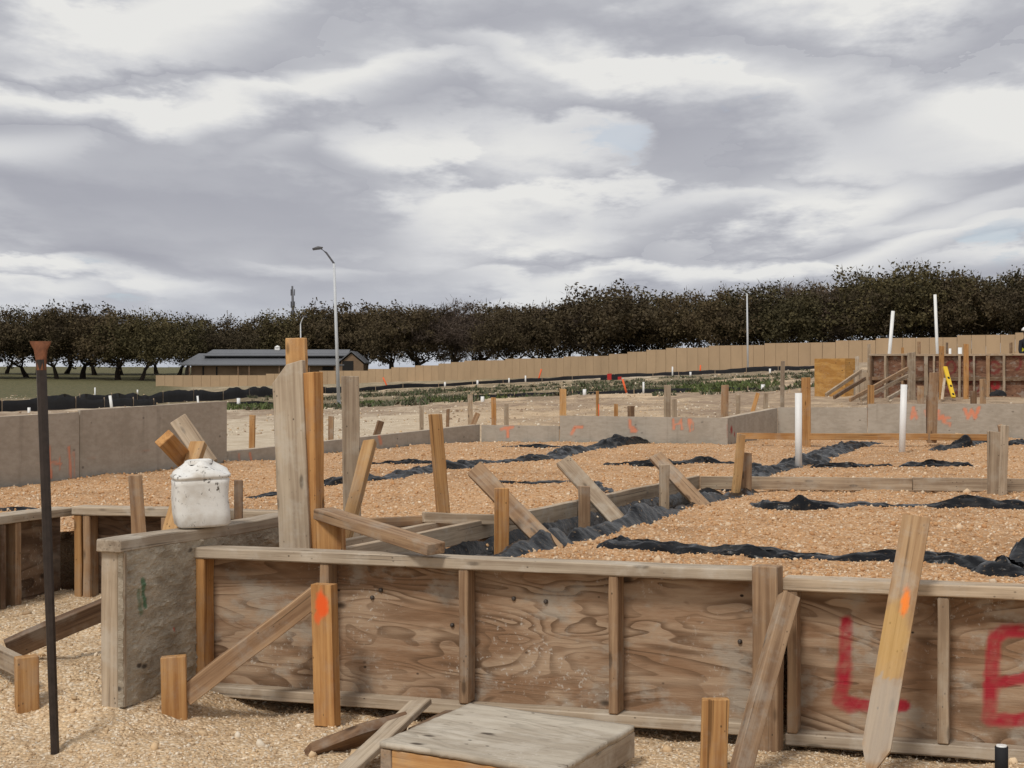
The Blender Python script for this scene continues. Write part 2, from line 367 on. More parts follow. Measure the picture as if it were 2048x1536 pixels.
def sheet(name, L, H0, H1, t, m, parent, mtx, strokes=(), res=None, crust=0):
    """plywood sheet, front face towards -y; strokes = [(points, radius, colour, strength)] sprayed on the face"""
    if res is None: res = .008 if strokes else .05
    nx, nz = max(2, int(L/res)+1), max(2, int(max(H0, H1)/res)+1)
    u, v = np.meshgrid(np.linspace(0, 1, nx), np.linspace(0, 1, nz))
    x = u*L; z = v*(H0+(H1-H0)*u)
    y = fbm(x*2.5+7, z*2.5, 3, 3)*.004
    if crust: y = y-np.abs(fbm(x*7+3, z*11, 13, 4, .6))*crust*1.6-np.clip(fbm(x*26, z*48, 14, 3, .6), 0, 1)*crust*1.4
    V = np.stack([x.ravel(), y.ravel(), z.ravel()], 1); Fc = grid_faces(nz, nx); n = len(V)
    ring = np.concatenate([np.arange(nx), np.arange(1, nz)*nx+nx-1, (nz-1)*nx+np.arange(nx-2, -1, -1), np.arange(nz-2, 0, -1)*nx])
    Vb = V[ring].copy(); Vb[:, 1] = t; k = len(ring); i = np.arange(k); j = (i+1) % k
    side = np.stack([ring[j], ring[i], n+i, n+j], 1)
    VV = np.concatenate([V, Vb, [[L/2, t, (H0+H1)/4]]]); c = n+k
    back = np.stack([n+j, n+i, np.full(k, c)], 1)
    me = bpy.data.meshes.new(name)
    me.from_pydata(VV.tolist(), [], Fc.tolist()+side.tolist()+back.tolist())
    if True:
        colr = np.zeros((len(VV), 4), np.float32)
        xs, zs = VV[:, 0], VV[:, 2]; nz_ = fbm(xs*60, zs*60, 5, 3); nl = fbm(xs*9, zs*9, 8, 3)
        for pts, rad, cc, stg in strokes:
            dmin = np.full(len(VV), 9.)
            if len(pts) == 1: pts = [pts[0], pts[0]]
            for (x0, z0), (x1, z1) in zip(pts[:-1], pts[1:]):
                ax, az_ = x1-x0, z1-z0; q = ax*ax+az_*az_+1e-9
                tt = np.clip(((xs-x0)*ax+(zs-z0)*az_)/q, 0, 1)
                dmin = np.minimum(dmin, np.hypot(xs-x0-tt*ax, zs-z0-tt*az_))
            mk = (1-sstep(dmin*(1+nz_*.5), rad*.62, rad*1.3))*stg*np.clip(1+nl*1.2+nz_*.6, .25, 1)
            up = mk > colr[:, 3]; colr[up, :3] = cc; colr[:, 3] = np.maximum(colr[:, 3], mk)
        colr[n:, 3] = 0
        at = me.color_attributes.new('paint', 'FLOAT_COLOR', 'POINT'); at.data.foreach_set('color', colr.ravel())
    me.update(); return link(name, me, parent, mtx, m)
def rail(name, parent, x0, x1, y0, y1, z0, z1, m, bev=.004):    # a bar inside a frame, grain along its longest side
    dx_, dy_, dz_ = x1-x0, y1-y0, z1-z0; cx, cy, cz = (x0+x1)/2, (y0+y1)/2, (z0+z1)/2
    if dx_ >= dz_: return board(name, (x0, cy, cz), (x1, cy, cz), (0, 0, 1), dz_, dy_, m, parent, bev=bev, jag=False)
    return board(name, (cx, cy, z0), (cx, cy, z1), (1, 0, 0), dx_, dy_, m, parent, bev=bev, jag=False)
def tube(name, pts, rads, seg=8, cap=True):
    bm = bmesh.new(); rings = []
    for i, p in enumerate(pts):
        p = Vector(p); a = Vector(pts[max(0, i-1)]); b = Vector(pts[min(len(pts)-1, i+1)])
        dv = (b-a).normalized(); s = dv.orthogonal().normalized(); q = dv.cross(s)
        rings.append([bm.verts.new(p+(s*math.cos(k*2*math.pi/seg)+q*math.sin(k*2*math.pi/seg))*rads[i]) for k in range(seg)])
    for r0, r1 in zip(rings[:-1], rings[1:]):
        for k in range(seg): bm.faces.new((r0[k], r0[(k+1) % seg], r1[(k+1) % seg], r1[k]))
    if cap: bm.faces.new(rings[0][::-1]); bm.faces.new(rings[-1])
    me = bpy.data.meshes.new(name); bm.to_mesh(me); bm.free()
    for pl in me.polygons: pl.use_smooth = len(pl.vertices) == 4
    return me
def stake(pt, pb, zs, wpx, label, m='tan', name='wooden_stake', cat='stake', Y=None, turn=0., t=.038, lean=0., bury=.08, group=None, outline=None, topcut=None):
    """upright lumber: pt/pb = pixel of top and of foot, zs = height of the ground under the foot"""
    if Y is None: Y = Yz(pb[1], zs)
    b = P(pb[0], pb[1], Y); tp = P(pt[0], pt[1], Y+lean)
    dv = (b-tp).normalized(); b = b+dv*bury
    c, s = math.cos(turn), math.sin(turn)
    o = board(name, b, tp, (c, s, 0), wpx*Y/F, t, m, outline=outline)
    return tag(o, label, cat, group)
# ================================================================== plan of the site
ZF = .50                                       # top of the gravel fill inside the forms
D = -.342                                      # slope of the front line in plan
FA = Vector((-1.246, 6.38, 0)); FB = Vector((.856, 5.66, 0)); FC = Vector((3.1, 5.66-.342*(3.1-.856), 0))
def perp(p, L, k=2.3): n = math.hypot(1, k); return Vector((p[0]+L/n, p[1]+L*k/n, 0))
PA = perp(FA, -.46); PB = perp(FA, .98)        # cement-caked return panel
N2 = Vector((-2.17, 8.06, 0)); N1 = Vector((-2.62, 6.95, 0)); N0 = perp(N2, -2.3); N3 = Vector((PB.x+.02, 8.06-.36*(PB.x-N2.x), 0))
W0 = Vector((-4.4, 9.85, 0)); W1 = Vector((-3.60, 11.9, 0)); W2 = Vector((-2.60, 14.8, 0))
R1 = Vector((-.39, 19.7, 0)); R2 = Vector((.57, 19.4, 0)); R3 = Vector((2.51, 18.9, 0)); R4 = Vector((3.45, 21.1, 0)); R5 = Vector((4.55, 20.8, 0)); R6 = Vector((8.2, 19.9, 0))
OFF = Vector((.05, .135, 0)); OFL = Vector((-.12, .06, 0))
poly = [tuple(q[:2]) for q in (FC+Vector((6, -2.0, 0))+OFF, FC+OFF, FA+OFF, PB+Vector((.05, .1, 0)), N3+OFF, N2+Vector((-.1, .17, 0)), N0+OFL, N0+Vector((-3, -.2, 0)), W0+Vector((-2, -1.5, 0)), W0, W1, W2, R1, R2, R3, R4, R5, R6, R6+Vector((6, -2, 0)))]
def inside(x, y):
    x = np.asarray(x, float); y = np.asarray(y, float); c = np.zeros(x.shape, bool); n = len(poly)
    for i in range(n):
        (x0, y0), (x1, y1) = poly[i], poly[(i+1) % n]
        if y0 == y1: continue
        c ^= ((y0 > y) != (y1 > y)) & (x < (x1-x0)*(y-y0)/(y1-y0)+x0)
    return c
LY = np.log([21, 40, 70, 86, 110, 150, 175, 205, 250, 400, 3000])
TZ = {-.32: [.42, .15, -.1, -.2, -.25, -.3, -.2, .2, 1.1, 3.4, 1.5], -.19: [.45, .2, -.12, -.28, -.25, -.25, -.3, -.2, .9, 3.2, 1.5], -.107: [.45, .25, -.15, -.32, -.1, 0., .1, .25, 1.0, 2.6, 1.5],
      0.: [.47, .4, .28, .3, .42, .7, .85, 1.2, 1.8, 1.2, 1.5], .145: [.5, .6, .65, .85, 1.15, 1.75, 2.0, 2.3, 2.6, .9, 1.5], .21: [.55, .68, .95, 1.2, 1.65, 2.4, 2.9, 3.3, 3.8, 2.2, 1.5], .32: [.6, .75, 1.2, 1.6, 2.2, 3.0, 3.6, 4.2, 4.8, 3.0, 1.5]}
UK = np.array(sorted(TZ)); TB = np.array([TZ[k] for k in sorted(TZ)])
def zground(x, y):
    x = np.asarray(x, float); y = np.asarray(y, float); ys = np.maximum(y, .5)
    u = np.clip(x/ys, UK[0], UK[-1]); ly = np.log(np.clip(ys, 21, 3000))
    cols = np.stack([np.interp(ly, LY, r) for r in TB]); k = np.clip(np.searchsorted(UK, u)-1, 0, len(UK)-2)
    t = (u-UK[k])/(UK[k+1]-UK[k]); ii = np.arange(u.size).reshape(u.shape)
    cf = cols.reshape(len(UK), -1); far = cf[k.ravel(), ii.ravel()].reshape(u.shape)*(1-t)+cf[k.ravel()+1, ii.ravel()].reshape(u.shape)*t
    far = far+fbm(x*.35, y*.35, 11, 3)*.22*sstep(y, 22, 40)+fbm(x*1.3, y*1.3, 12, 3)*.10*sstep(y, 16, 26)
    fore = .15*sstep(y, 5.45, 6.5)*sstep(-x, .9, 1.5)+.07*sstep(y, 6.4, 7.2)*sstep(-x, 1.1, 1.6)
    fore = fore+fbm(x*1.7, y*1.7, 21, 4)*.075+fbm(x*9, y*9, 31, 4)*.028
    k = sstep(y, 10.5, 13.5); z = fore*(1-k)+far*k
    return z-inside(x, y)*.30*sstep(y, 5, 12)
HA = G(690, 1095, .60); HB = G(1395, 951, .60)    # trench form
HD = (HB-HA); HD.z = 0; HD.normalize(); HN = Vector((HD.y, -HD.x, 0))   # HN: to the right, over the trench
def zfill(x, y):
    x = np.asarray(x, float); y = np.asarray(y, float)
    z = ZF+fbm(x*.6, y*.6, 41, 3)*.05+fbm(x*3.1, y*3.1, 43, 4)*.038+fbm(x*13, y*13, 47, 4, .65)*.034
    rx, ry = x-HA.x, y-HA.y; s = rx*HD.x+ry*HD.y; q = rx*HN.x+ry*HN.y
    tr = sstep(s, -.5, .1)*(1-sstep(s, 4.7, 5.2))*sstep(q, .03, .10)*(1-sstep(q, .26, .40))
    return z-.22*tr
# ================================================================== setting
# one ground sheet to the horizon
uu = np.concatenate([-np.geomspace(.42, 3, 26)[::-1], np.linspace(-.42, .42, 430)[1:-1], np.geomspace(.42, 3, 26)])
yy = np.concatenate([[-400, -120, -40, -15, -6, -2, 0, 1.5, 2.5, 3.3, 3.8, 4.2], np.geomspace(4.4, 9, 190), np.geomspace(9, 3000, 360)[1:]])
UU, YY = np.meshgrid(uu, yy); XX = UU*(np.abs(YY)+np.where(YY < 4, (4-YY)*.6, 0))
ZZ = zground(XX, YY)
g = mesh_np('ground', np.stack([XX.ravel(), YY.ravel(), ZZ.ravel()], 1), grid_faces(*XX.shape), 4)
zone = np.zeros((XX.size, 4), np.float32); x_, y_ = XX.ravel(), YY.ravel(); ur = x_/np.maximum(y_, .5)
gr = sstep(y_, 55, 85)*.55*(1-.5*sstep(ur, .1, .2)); gr = np.maximum(gr, sstep(y_, 88, 112)*sstep(-ur, .17, .22)*1.0); gr = np.maximum(gr, sstep(y_, 200, 225))
gr = gr*(1-.85*sstep(y_, 128, 140)*(1-sstep(y_, 150, 158))*sstep(ur, -.05, .0))
zone[:, 0] = gr
zone[:, 1] = sstep(y_, 16, 19)*(1-sstep(y_, 60, 90)*.5)*sstep(-ur, -.02, .1)*.95+.15*sstep(y_, 24, 34)*sstep(ur, 0, .1)+sstep(y_, 110, 140)*.8*sstep(ur, -.02, .05)
zone[:, 1] = np.clip(zone[:, 1], 0, 1)*(1-sstep(y_, 190, 210))
zone[:, 2] = np.maximum(sstep(y_, 30, 48)*(1-.7*sstep(y_, 120, 140))*.9, sstep(y_, 20, 24)*sstep(ur, -.06, .04)*.9); zone[:, 3] = 1
at = g.color_attributes.new('zone', 'FLOAT_COLOR', 'POINT'); at.data.foreach_set('color', zone.ravel())
tag(link('ground', smooth(g), m='ground'), kind='structure')
# gravel fill inside the forms
uu = np.linspace(-.52, .62, 830); yy = np.geomspace(4.55, 22.5, 330)
UU, YY = np.meshgrid(uu, yy); XX = UU*YY; ZZ = zfill(XX, YY)
Fc = grid_faces(*XX.shape); V = np.stack([XX.ravel(), YY.ravel(), ZZ.ravel()], 1)
ins = inside(V[:, 0], V[:, 1]); Fc = Fc[ins[Fc].all(1)]
used = np.unique(Fc); rm = np.zeros(len(V), np.int32); rm[used] = np.arange(len(used))
tag(link('gravel_fill', smooth(mesh_np('gravel_fill', V[used], rm[Fc], 4)), m='fill'), kind='structure')
# loose stones
def scatter_stones(name, X, Y, Z, R, cols):
    bm = bmesh.new(); bmesh.ops.create_icosphere(bm, subdivisions=1, radius=1); bv = np.array([v.co[:] for v in bm.verts]); bf = np.array([[v.index for v in f_.verts] for f_ in bm.faces]); bm.free()
    n = len(X); k = len(bv)
    q = RNG.normal(size=(n, 4)); q /= np.linalg.norm(q, axis=1)[:, None]; a, b, c, d_ = q.T
    Rm = np.stack([1-2*(c*c+d_*d_), 2*(b*c-a*d_), 2*(b*d_+a*c), 2*(b*c+a*d_), 1-2*(b*b+d_*d_), 2*(c*d_-a*b), 2*(b*d_-a*c), 2*(c*d_+a*b), 1-2*(b*b+c*c)], 1).reshape(n, 3, 3)
    S = RNG.uniform(.55, 1.25, (n, 1, 3)); J = RNG.uniform(.72, 1.2, (n, k, 1))
    V = np.einsum('nij,nkj->nki', Rm, bv[None]*S*J)*R[:, None, None]
    V += np.stack([X, Y, Z], 1)[:, None]
    Fc = (bf[None]+np.arange(n)[:, None, None]*k).reshape(-1, 3)
    me = mesh_np(name, V.reshape(-1, 3), Fc, 3)
    cc = np.array(cols)[RNG.integers(0, len(cols), n)]*RNG.uniform(.82, 1.06, (n, 1)); cc = np.concatenate([cc, np.ones((n, 1))], 1)
    at = me.color_attributes.new('scol', 'FLOAT_COLOR', 'POINT'); at.data.foreach_set('color', np.repeat(cc, k, 0).astype(np.float32).ravel())
    return tag(link(name, me, m='stone'), kind='stuff')
n = 36000; u = RNG.uniform(-.40, .40, n); y = np.exp(RNG.uniform(math.log(4.5), math.log(10), n)); x = u*y
k = ~inside(x, y); x, y = x[k], y[k]; r = .003+.0045*RNG.random(len(x))**2+.022*(RNG.random(len(x)) > .99)*RNG.random(len(x))
scatter_stones('loose_gravel', x, y, zground(x, y)+r*.25, r, FORE[1:]+[(.66, .57, .45), (.40, .28, .17)])
n = 62000; u = RNG.uniform(-.42, .46, n); y = np.exp(RNG.uniform(math.log(5), math.log(20.5), n)); x = u*y
k = inside(x, y); x, y = x[k], y[k]; r = (.0035+.0075*RNG.random(len(x))**2)*(.8+.03*y)+.014*(RNG.random(len(x)) > .985)*RNG.random(len(x))
scatter_stones('loose_fill_stones', x, y, zfill(x, y)+r*.2, r, FILL[1:4]+[(.55, .34, .175), (.46, .25, .115), (.64, .48, .32), (.68, .55, .40)])
n = 16000; u = RNG.uniform(-.34, .34, n); y = np.exp(RNG.uniform(math.log(14), math.log(130), n)); x = u*y
k = ~inside(x, y) & (fbm(x*.25, y*.15, 55, 3) > -.06); x, y = x[k], y[k]; r = (.010+.028*RNG.random(len(x))**3)*(.45+y/60)
scatter_stones('field_rubble', x, y, zground(x, y)+r*.1, r, [(.58, .49, .37), (.40, .30, .20), (.30, .21, .14), (.50, .36, .22), (.66, .58, .46)])
# ================================================================== formwork
ORANGE = (.85, .17, .035); RED = (.34, .012, .028); DRED = (.30, .012, .015); GREEN = (.03, .13, .06)
def form(A, B, zb, zt, label, plym, railm, studm, studs, strokes=(), name='plywood_form', depth=.085, rt=.042, bottom=True, overhang=.006, zt1=None, bh=.042, cat='formwork'):
    """framed form: y=0 is the front of the studs, plywood behind them"""
    mtx, L = frame_mtx(A, B, zb); H = zt-zb
    o = empty(name, mtx, label, cat)
    smt = Matrix.Translation((0, depth, bh*.0+.002))
    st = [([to_local(px, py, mtx, depth) for px, py in pts], rad, c, sg) for pts, rad, c, sg in strokes]
    sheet('plywood_sheet', L, H-rt-.004, H-rt-.004, .018, plym, o, smt, st)
    rail('top_rail', o, -.004, L+.004, -overhang, depth+.022, H-rt, H, railm)
    if bottom: rail('bottom_rail', o, .003, L-.003, .004, depth-.001, .0, bh, railm)
    for s in studs:
        xs, w_, mm = s if isinstance(s, tuple) else (s, .036, studm)
        rail('stud', o, xs-w_/2, xs+w_/2, 0.0, depth-.002, (bh if bottom else 0)+.001, H-rt-.001, mm)
    return o, mtx, L
def sx(px, A, B): p, s = on_line(px, A, B); return (p-Vector((A[0], A[1], 0))).length*(1 if s > 0 else -1)
zt = E-.678; zb = E-1.262
ff, fm, _ = form(FA, FB-Vector((.006, -.002, 0)), zb, zt, 'long framed plywood form with swirling grain in the foreground, between caked panel and split post', 'ply', 'pale', 'tan',
     [(sx(399, FA, FB), .038, 'fresh'), sx(648, FA, FB), sx(926, FA, FB), sx(1226, FA, FB)])
for bpx, bpy_ in ((1028, 1197), (1092, 1203), (1480, 1283), (745, 1195), (762, 1180), (905, 1250)):
    bx0, bz0 = to_local(bpx, bpy_, fm, .085)
    bo = link('bolt_head', tube('bolt_head', [(bx0, .086, bz0), (bx0, .078, bz0), (bx0, .074, bz0)], [.009, .008, .004], 8), ff, None, 'nail')
Lst = [([(1693, 1245), (1688, 1360), (1676, 1402), (1735, 1412), (1808, 1412)], .022, RED, .97), ([(1690, 1330), (1680, 1400), (1700, 1412)], .028, RED, .8),
       ([(2075, 1262), (2010, 1262), (1988, 1280), (1982, 1350), (1978, 1440), (2030, 1442), (2085, 1432)], .024, RED, .95), ([(1985, 1368), (2085, 1352)], .02, RED, .9), ([(1990, 1275), (1980, 1440)], .024, RED, .7)]
FB2 = FB+Vector((.085, -.029, 0))
form(FB2, FC, E-1.285, E-.705, 'framed plywood form sprayed with big red letters at the right edge', 'ply', 'pale', 'grey',
     [(.03, .036, 'tan'), sx(1886, FB2, FC), sx(2190, FB2, FC), sx(2500, FB2, FC)], Lst)
# split post between the two forms
stake((1535, 1131), (1537, 1507), 0, 52, 'knotty upright post between the two foreground plywood forms', 'tan', 'form_post', 'post', Y=5.62, turn=math.atan(D)-.1, t=.075, bury=.10)
# cement-caked return panel
mA, LA = frame_mtx(PA, PB, .10)
gst = [([to_local(283, 1150, mA), to_local(288, 1200, mA)], .012, GREEN, .8), ([to_local(276, 1170, mA), to_local(280, 1215, mA)], .010, GREEN, .5), ([to_local(345, 1248, mA)], .008, (.5, .06, .03), .8)]
cp = empty('plywood_form', mA, 'cement-caked form panel with green paint mark, end-on under the white jug', 'formwork')
HAp = E-.605-.10
sheet('plywood_sheet', LA, HAp-.024, HAp-.024, .02, 'caked', cp, Matrix.Translation((0, 0, -.02)), gst, res=.006, crust=.016)
rail('top_rail', cp, -.02, LA, -.006, .105, HAp-.045, HAp, 'pale')
rail('end_stud', cp, .004, .042, .022, .10, -.03, HAp-.046, 'pale')
rail('edge_strip', cp, .002, .016, -.008, .0195, -.02, HAp-.046, 'grey', .002)
for q in (.42, .85, 1.25): rail('stud', cp, q, q+.038, .022, .10, -.02, HAp-.046, 'tan')
# notch forms at the left
form(N0, N2, .06, E-.655, 'dark plywood form running along the left edge into the corner', 'ply_dark', 'pale', 'tan',
     [sx(-70, N0, N2), (sx(38, N0, N2), .04, 'tan'), (sx(8, N0, N2), .03, 'brown')], depth=.09)
form(N2+Vector((.01, -.08, 0)), N3, .08, E-.645, 'brown plywood form behind the white jug, across the notch', 'ply_dark', 'pale', 'tan',
     [(.025, .04, 'fresh'), (.075, .04, 'tan'), .5, .95], depth=.085)
# rear forms, cement-stained inner faces
def wall(A, B, zb, z0, z1, label, strokes=(), m='concrete_ply', cap='pale', rim=True, backs=3):
    mtx, L = frame_mtx(A, B, zb); o = empty('plywood_form', mtx, label, 'formwork')
    st = [([to_local(px, py, mtx) for px, py in pts], rad, c, sg) for pts, rad, c, sg in strokes]
    sheet('plywood_sheet', L, z0-zb, z1-zb, .02, m, o, None, st, res=.02 if st else .08)
    a, b = Vector((0, .055, z0-zb-.022)), Vector((L, .055, z1-zb-.022))
    board('top_rail', a+Vector((0, .012, 0)), b+Vector((0, .012, 0)), (0, 0, 1), .040, .088, cap, o, jag=False)
    for i in range(backs): q = L*(i+.5)/backs; rail('stud', o, q, q+.04, .0225, .1, .0, min(z0, z1)-zb-.045, 'tan')
    return o
OS = lambda pts, r=.016, s=.75: (pts, r, ORANGE, s*.72)
Wm = on_line(158, W1, W2)[0]
wall(W0, Wm, .38, .97, 1.012, 'left grey plywood wall panel with orange marks, beside the steel bar',
     [OS([(98, 895), (102, 955)]), OS([(104, 925), (122, 927)], .012, .6), OS([(119, 915), (120, 938)], .012, .6), OS([(138, 895), (142, 960)]), OS([(147, 905), (150, 955)], .012, .4), OS([(30, 928), (80, 924)], .006, .3)])
wall(Wm+Vector((.006, .018, 0)), W2, .38, 1.026, 1.062, 'long grey plywood wall panel behind the white jug', [OS([(175, 915), (300, 902)], .007, .35)])
wall(W2+Vector((.01, .03, 0)), R1, .36, .60, .70, 'low grey form running away behind the tall stakes',
     [OS([(478, 910), (480, 926)], .02, .6), OS([(500, 908), (503, 924)], .02, .7), OS([(758, 872), (762, 886)], .03, .6), ([(967, 859)], .04, DRED, .95), ([(972, 852)], .02, DRED, .9)], backs=5)
wall(R1+Vector((.02, -.01, 0)), R2-Vector((.01, -.003, 0)), .36, .695, .69, 'short low grey form with an orange cross mark', [OS([(1002, 858), (1026, 854)], .02, .8), OS([(1014, 856), (1016, 874)], .02, .8)], backs=2)
wall(R2, R3, .36, .815, .80, 'grey rear form with orange spray letters in the middle distance',
     [OS([(1164, 854), (1150, 854), (1143, 868)], .02, .75), OS([(1259, 840), (1263, 862), (1272, 862), (1266, 854)], .02, .75), OS([(1346, 838), (1348, 858)], .016), OS([(1352, 848), (1362, 846)], .012), OS([(1362, 840), (1364, 858)], .016), OS([(1378, 838), (1380, 862)], .016), OS([(1384, 840), (1387, 858)], .012, .6), ([(1456, 850), (1457, 872)], .02, (.35, .04, .03), .35)], backs=4)
wall(R3+Vector((.01, .03, 0)), R4, .36, .80, .87, 'receding grey form with two red dots', [([(1463, 860)], .05, DRED, .9), ([(1562, 852)], .055, DRED, .95), ([(1469, 868)], .03, DRED, .8)], backs=3)
wall(R4+Vector((.006, -.002, 0)), R5, .36, .88, .885, 'grey form behind the nearer white pipe', [], backs=3)
wall(R5+Vector((.006, -.001, 0)), R6, .36, .93, .945, 'long grey form with orange letters behind the farther white pipe',
     [OS([(1823, 836), (1827, 816), (1833, 836)], .022, .8), OS([(1824, 828), (1833, 828)], .015, .8), OS([(1850, 822), (1854, 832)], .02, .5), OS([(1877, 822), (1878, 838), (1886, 832), (1888, 844)], .022, .75), OS([(1900, 836), (1890, 836), (1892, 846), (1900, 846), (1900, 852)], .018, .65),
      OS([(1930, 818), (1936, 836), (1943, 820), (1950, 836), (1958, 815)], .022, .75)], backs=5)
jb, jl = G(1474, 872, .0), None
tag(board('ledger_board', P(1474, 872, 18.6), P(2012, 875, 17.9), (0, 0, 1), .072, .04, 'fresh'), 'long tan board on edge in front of the rear forms, behind the white pipes', 'board')
tag(board('ledger_board', P(2000, 850, 17.75), P(2010, 905, 17.85), (1, 0, 0), .05, .04, 'tan'), 'short upright board closing the right end of the tan ledger', 'board')
# trench form with its stakes and kickers
def edge_board(name, a, b, h, t, m, label):
    a, b = Vector(a), Vector(b); a.z -= h/2; b.z -= h/2
    return tag(board(name, a, b, (0, 0, 1), h, t, m, jag=False), label, 'board')
hm = HA.lerp(HB, .52)
edge_board('trench_form_board', HA-HD*.12, hm, .092, .036, 'pale', 'grey form board along the black trench, nearer length')
edge_board('trench_form_board', hm+HD*.01, HB, .092, .036, 'grey', 'grey form board along the black trench, farther length')
edge_board('trench_form_board', HA+HD*.05-HN*.16, HA+HD*1.45-HN*.16, .085, .036, 'pale', 'short grey board parallel to the trench form, behind the diagonal beam')
rA, rB = HB+Vector((.02, .005, 0)), P(2230, 958, 10.9); rA.z = rB.z = .595
rm_ = rA.lerp(rB, .52)
edge_board('form_board', rA, rm_, .088, .036, 'grey', 'long grey rail crossing the gravel, left of its joint')
edge_board('form_board', rm_+Vector((.005, .012, .004)), rB, .09, .036, 'grey', 'long grey rail crossing the gravel, right of its joint')
edge_board('form_board', P(640, 1038, 7.55), P(872, 1030, 7.75), .09, .036, 'tan', 'brown board on edge between the tall stakes and the trench')
edge_board('form_board', P(846, 1024, 7.7), P(1062, 1030, 7.95), .05, .036, 'pale', 'grey cap board ending at the trench form')
def htk(px):
    p, s = on_line(px, HA, HB); return p
def hstake(px, top, base, wpx, m, label, Y, turn=.3):
    return stake((px, top), (px, base), 0, wpx, label, m, Y=Y, turn=turn, bury=.12)
hstake(1003, 976, 1112, 27, 'fresh', 'fresh stake holding the near end of the trench form, before the first kicker', 7.56)
hstake(1168, 972, 1096, 21, 'tan', 'weathered stake in the black trench with the second kicker', 8.64)
hstake(1329, 929, 1032, 18, 'grey', 'thin grey stake in the trench with the third kicker', 9.78)
def kicker(pt, pb, Yt, Yb, w, m, label, name='kicker_brace', t=.036, wd=None):
    a, b = P(*pb, Yb), P(*pt, Yt)
    return tag(board(name, a, b, wd or (b-a).cross(Vector((.25, -1, 0))), w, t, m), label, 'brace')
kicker((949, 938), (1114, 1106), 7.95, 7.55, .088, 'tan', 'tan kicker brace nearest the front form, leaning over the trench')
kicker((1126, 922), (1258, 1066), 9.05, 8.65, .088, 'grey', 'grey kicker brace in the middle of the three along the trench')
kicker((1311, 912), (1411, 1018), 10.2, 9.8, .085, 'tan', 'tan kicker brace farthest along the trench')
stake((1483, 868), (1468, 1012), 0, 15, 'yellow leaning lath stake at the corner of the grey rail', 'yellow', Y=10.95, turn=.5, bury=.1)
stake((1491, 905), (1491, 1010), 0, 23, 'tan stake at the corner of the grey rail, right of the yellow lath', 'tan', Y=11.05, turn=.1, bury=.1)
stake((1988, 863), (1987, 1017), 0, 26, 'weathered stake near the right edge holding the grey rail', 'grey', Y=10.75, turn=-.15, bury=.1)
stake((2010, 850), (2004, 1020), 0, 13, 'thin grey lath stake right of the weathered rail stake', 'pale', Y=10.65, turn=.3, bury=.1)
# ------------------------------------------------------------------ tall boards where the caked panel ends
def cut_top(L, w): return [(0, -w/2), (L, -w/2), (L-.015, w*.02), (L-.09, w/2), (0, w/2)]
a, b = P(594, 1130, 6.62), P(577, 722, 6.66)
tag(board('tall_form_board', a, b, (-1, .28, 0), .135, .04, 'pale', outline=cut_top), 'widest tall grey board with cut corner standing behind the front form', 'board')
stake((592, 676), (606, 1120), 0, 40, 'tallest yellow stake rising behind the cut-corner grey board', 'yellow', Y=6.72, turn=-.2)
stake((624, 745), (630, 1120), 0, 34, 'orange-brown upright right of the cut-corner grey board', 'fresh', Y=6.64, turn=-.55, t=.06)
stake((661, 1030), (664, 1130), 0, 52, 'short tan stake under the upper end of the diagonal beam', 'fresh', Y=6.50, turn=-.2, t=.06)
a, b = P(645, 1026, 6.52), P(872, 1098, 5.99)
tag(board('loose_beam', a, b, Vector((1, .45, 0)), .092, .042, 'tan'), 'loose beam lying diagonally from stake down onto front form rail', 'beam')
stake((700, 752), (706, 1120), 0, 34, 'split grey upright right of the tall board cluster', 'grey', Y=7.35, turn=.2)
stake((740, 883), (684, 1095), 0, 26, 'yellow stake leaning left to right in front of the split grey upright', 'yellow', Y=7.05, turn=-.4, lean=.3)
stake((870, 828), (889, 1044), 0, 25, 'lone brown stake leaning left in front of the gravel', 'fresh', Y=8.0, turn=.35, bury=.2)
# ------------------------------------------------------------------ left cluster behind the jug
stake((270, 950), (279, 1062), 0, 27, 'swollen tan stake left of the white jug', 'tan', Y=7.35, turn=.3, outline=lambda L, w: [(0, -w*.62), (L*.35, -w*.6), (L*.55, -w/2), (L, -w/2), (L, w/2), (L*.5, w/2), (0, w*.55)], bury=.2)
stake((398, 886), (343, 1060), 0, 33, 'yellow stake leaning behind the white jug', 'yellow', Y=7.3, turn=-.35, lean=.25, bury=.2)
kicker((328, 876), (402, 958), 7.35, 7.75, .085, 'fresh', 'fresh brace end poking up left behind the jug', t=.04, wd=(.75, .75, .3))
kicker((356, 838), (420, 930), 7.75, 7.7, .085, 'pale', 'weathered grey brace end poking up behind the jug', wd=(.8, .2, .5))
stake((477, 960), (477, 1040), 0, 17, 'small brown stake right of the white jug', 'brown', Y=7.4, turn=.2)
a, b = P(15, 1300, 6.40), P(262, 1196, 6.55)
tag(board('notch_brace', a, b, (0, -.3, 1), .085, .04, 'brown'), 'weathered brace slanting along the ground in the left notch', 'brace')
stake((53, 1312), (54, 1400), .1, 44, 'squat sawn stake at the left edge before the steel bar', 'fresh', turn=.45, t=.055)
a, b = P(-120, 1255, 6.6), P(44, 1335, 6.07)
tag(board('notch_brace', a, b, (0, 0, 1), .075, .036, 'grey'), 'short grey brace entering at the left edge to a squat stake', 'brace')
stake((347, 1312), (349, 1408), .07, 50, 'squat sawn stake at the foot of the caked panel', 'fresh', turn=.15, t=.05, Y=6.0)
# ------------------------------------------------------------------ foreground braces and stakes
a, b = P(378, 1385, 6.02), P(640, 1184, 6.20)
tag(board('diagonal_brace', a-(b-a)*.04, b, (0, .1, 1), .075, .04, 'tan'), 'diagonal brace from squat stake up to orange-marked stake', 'brace')
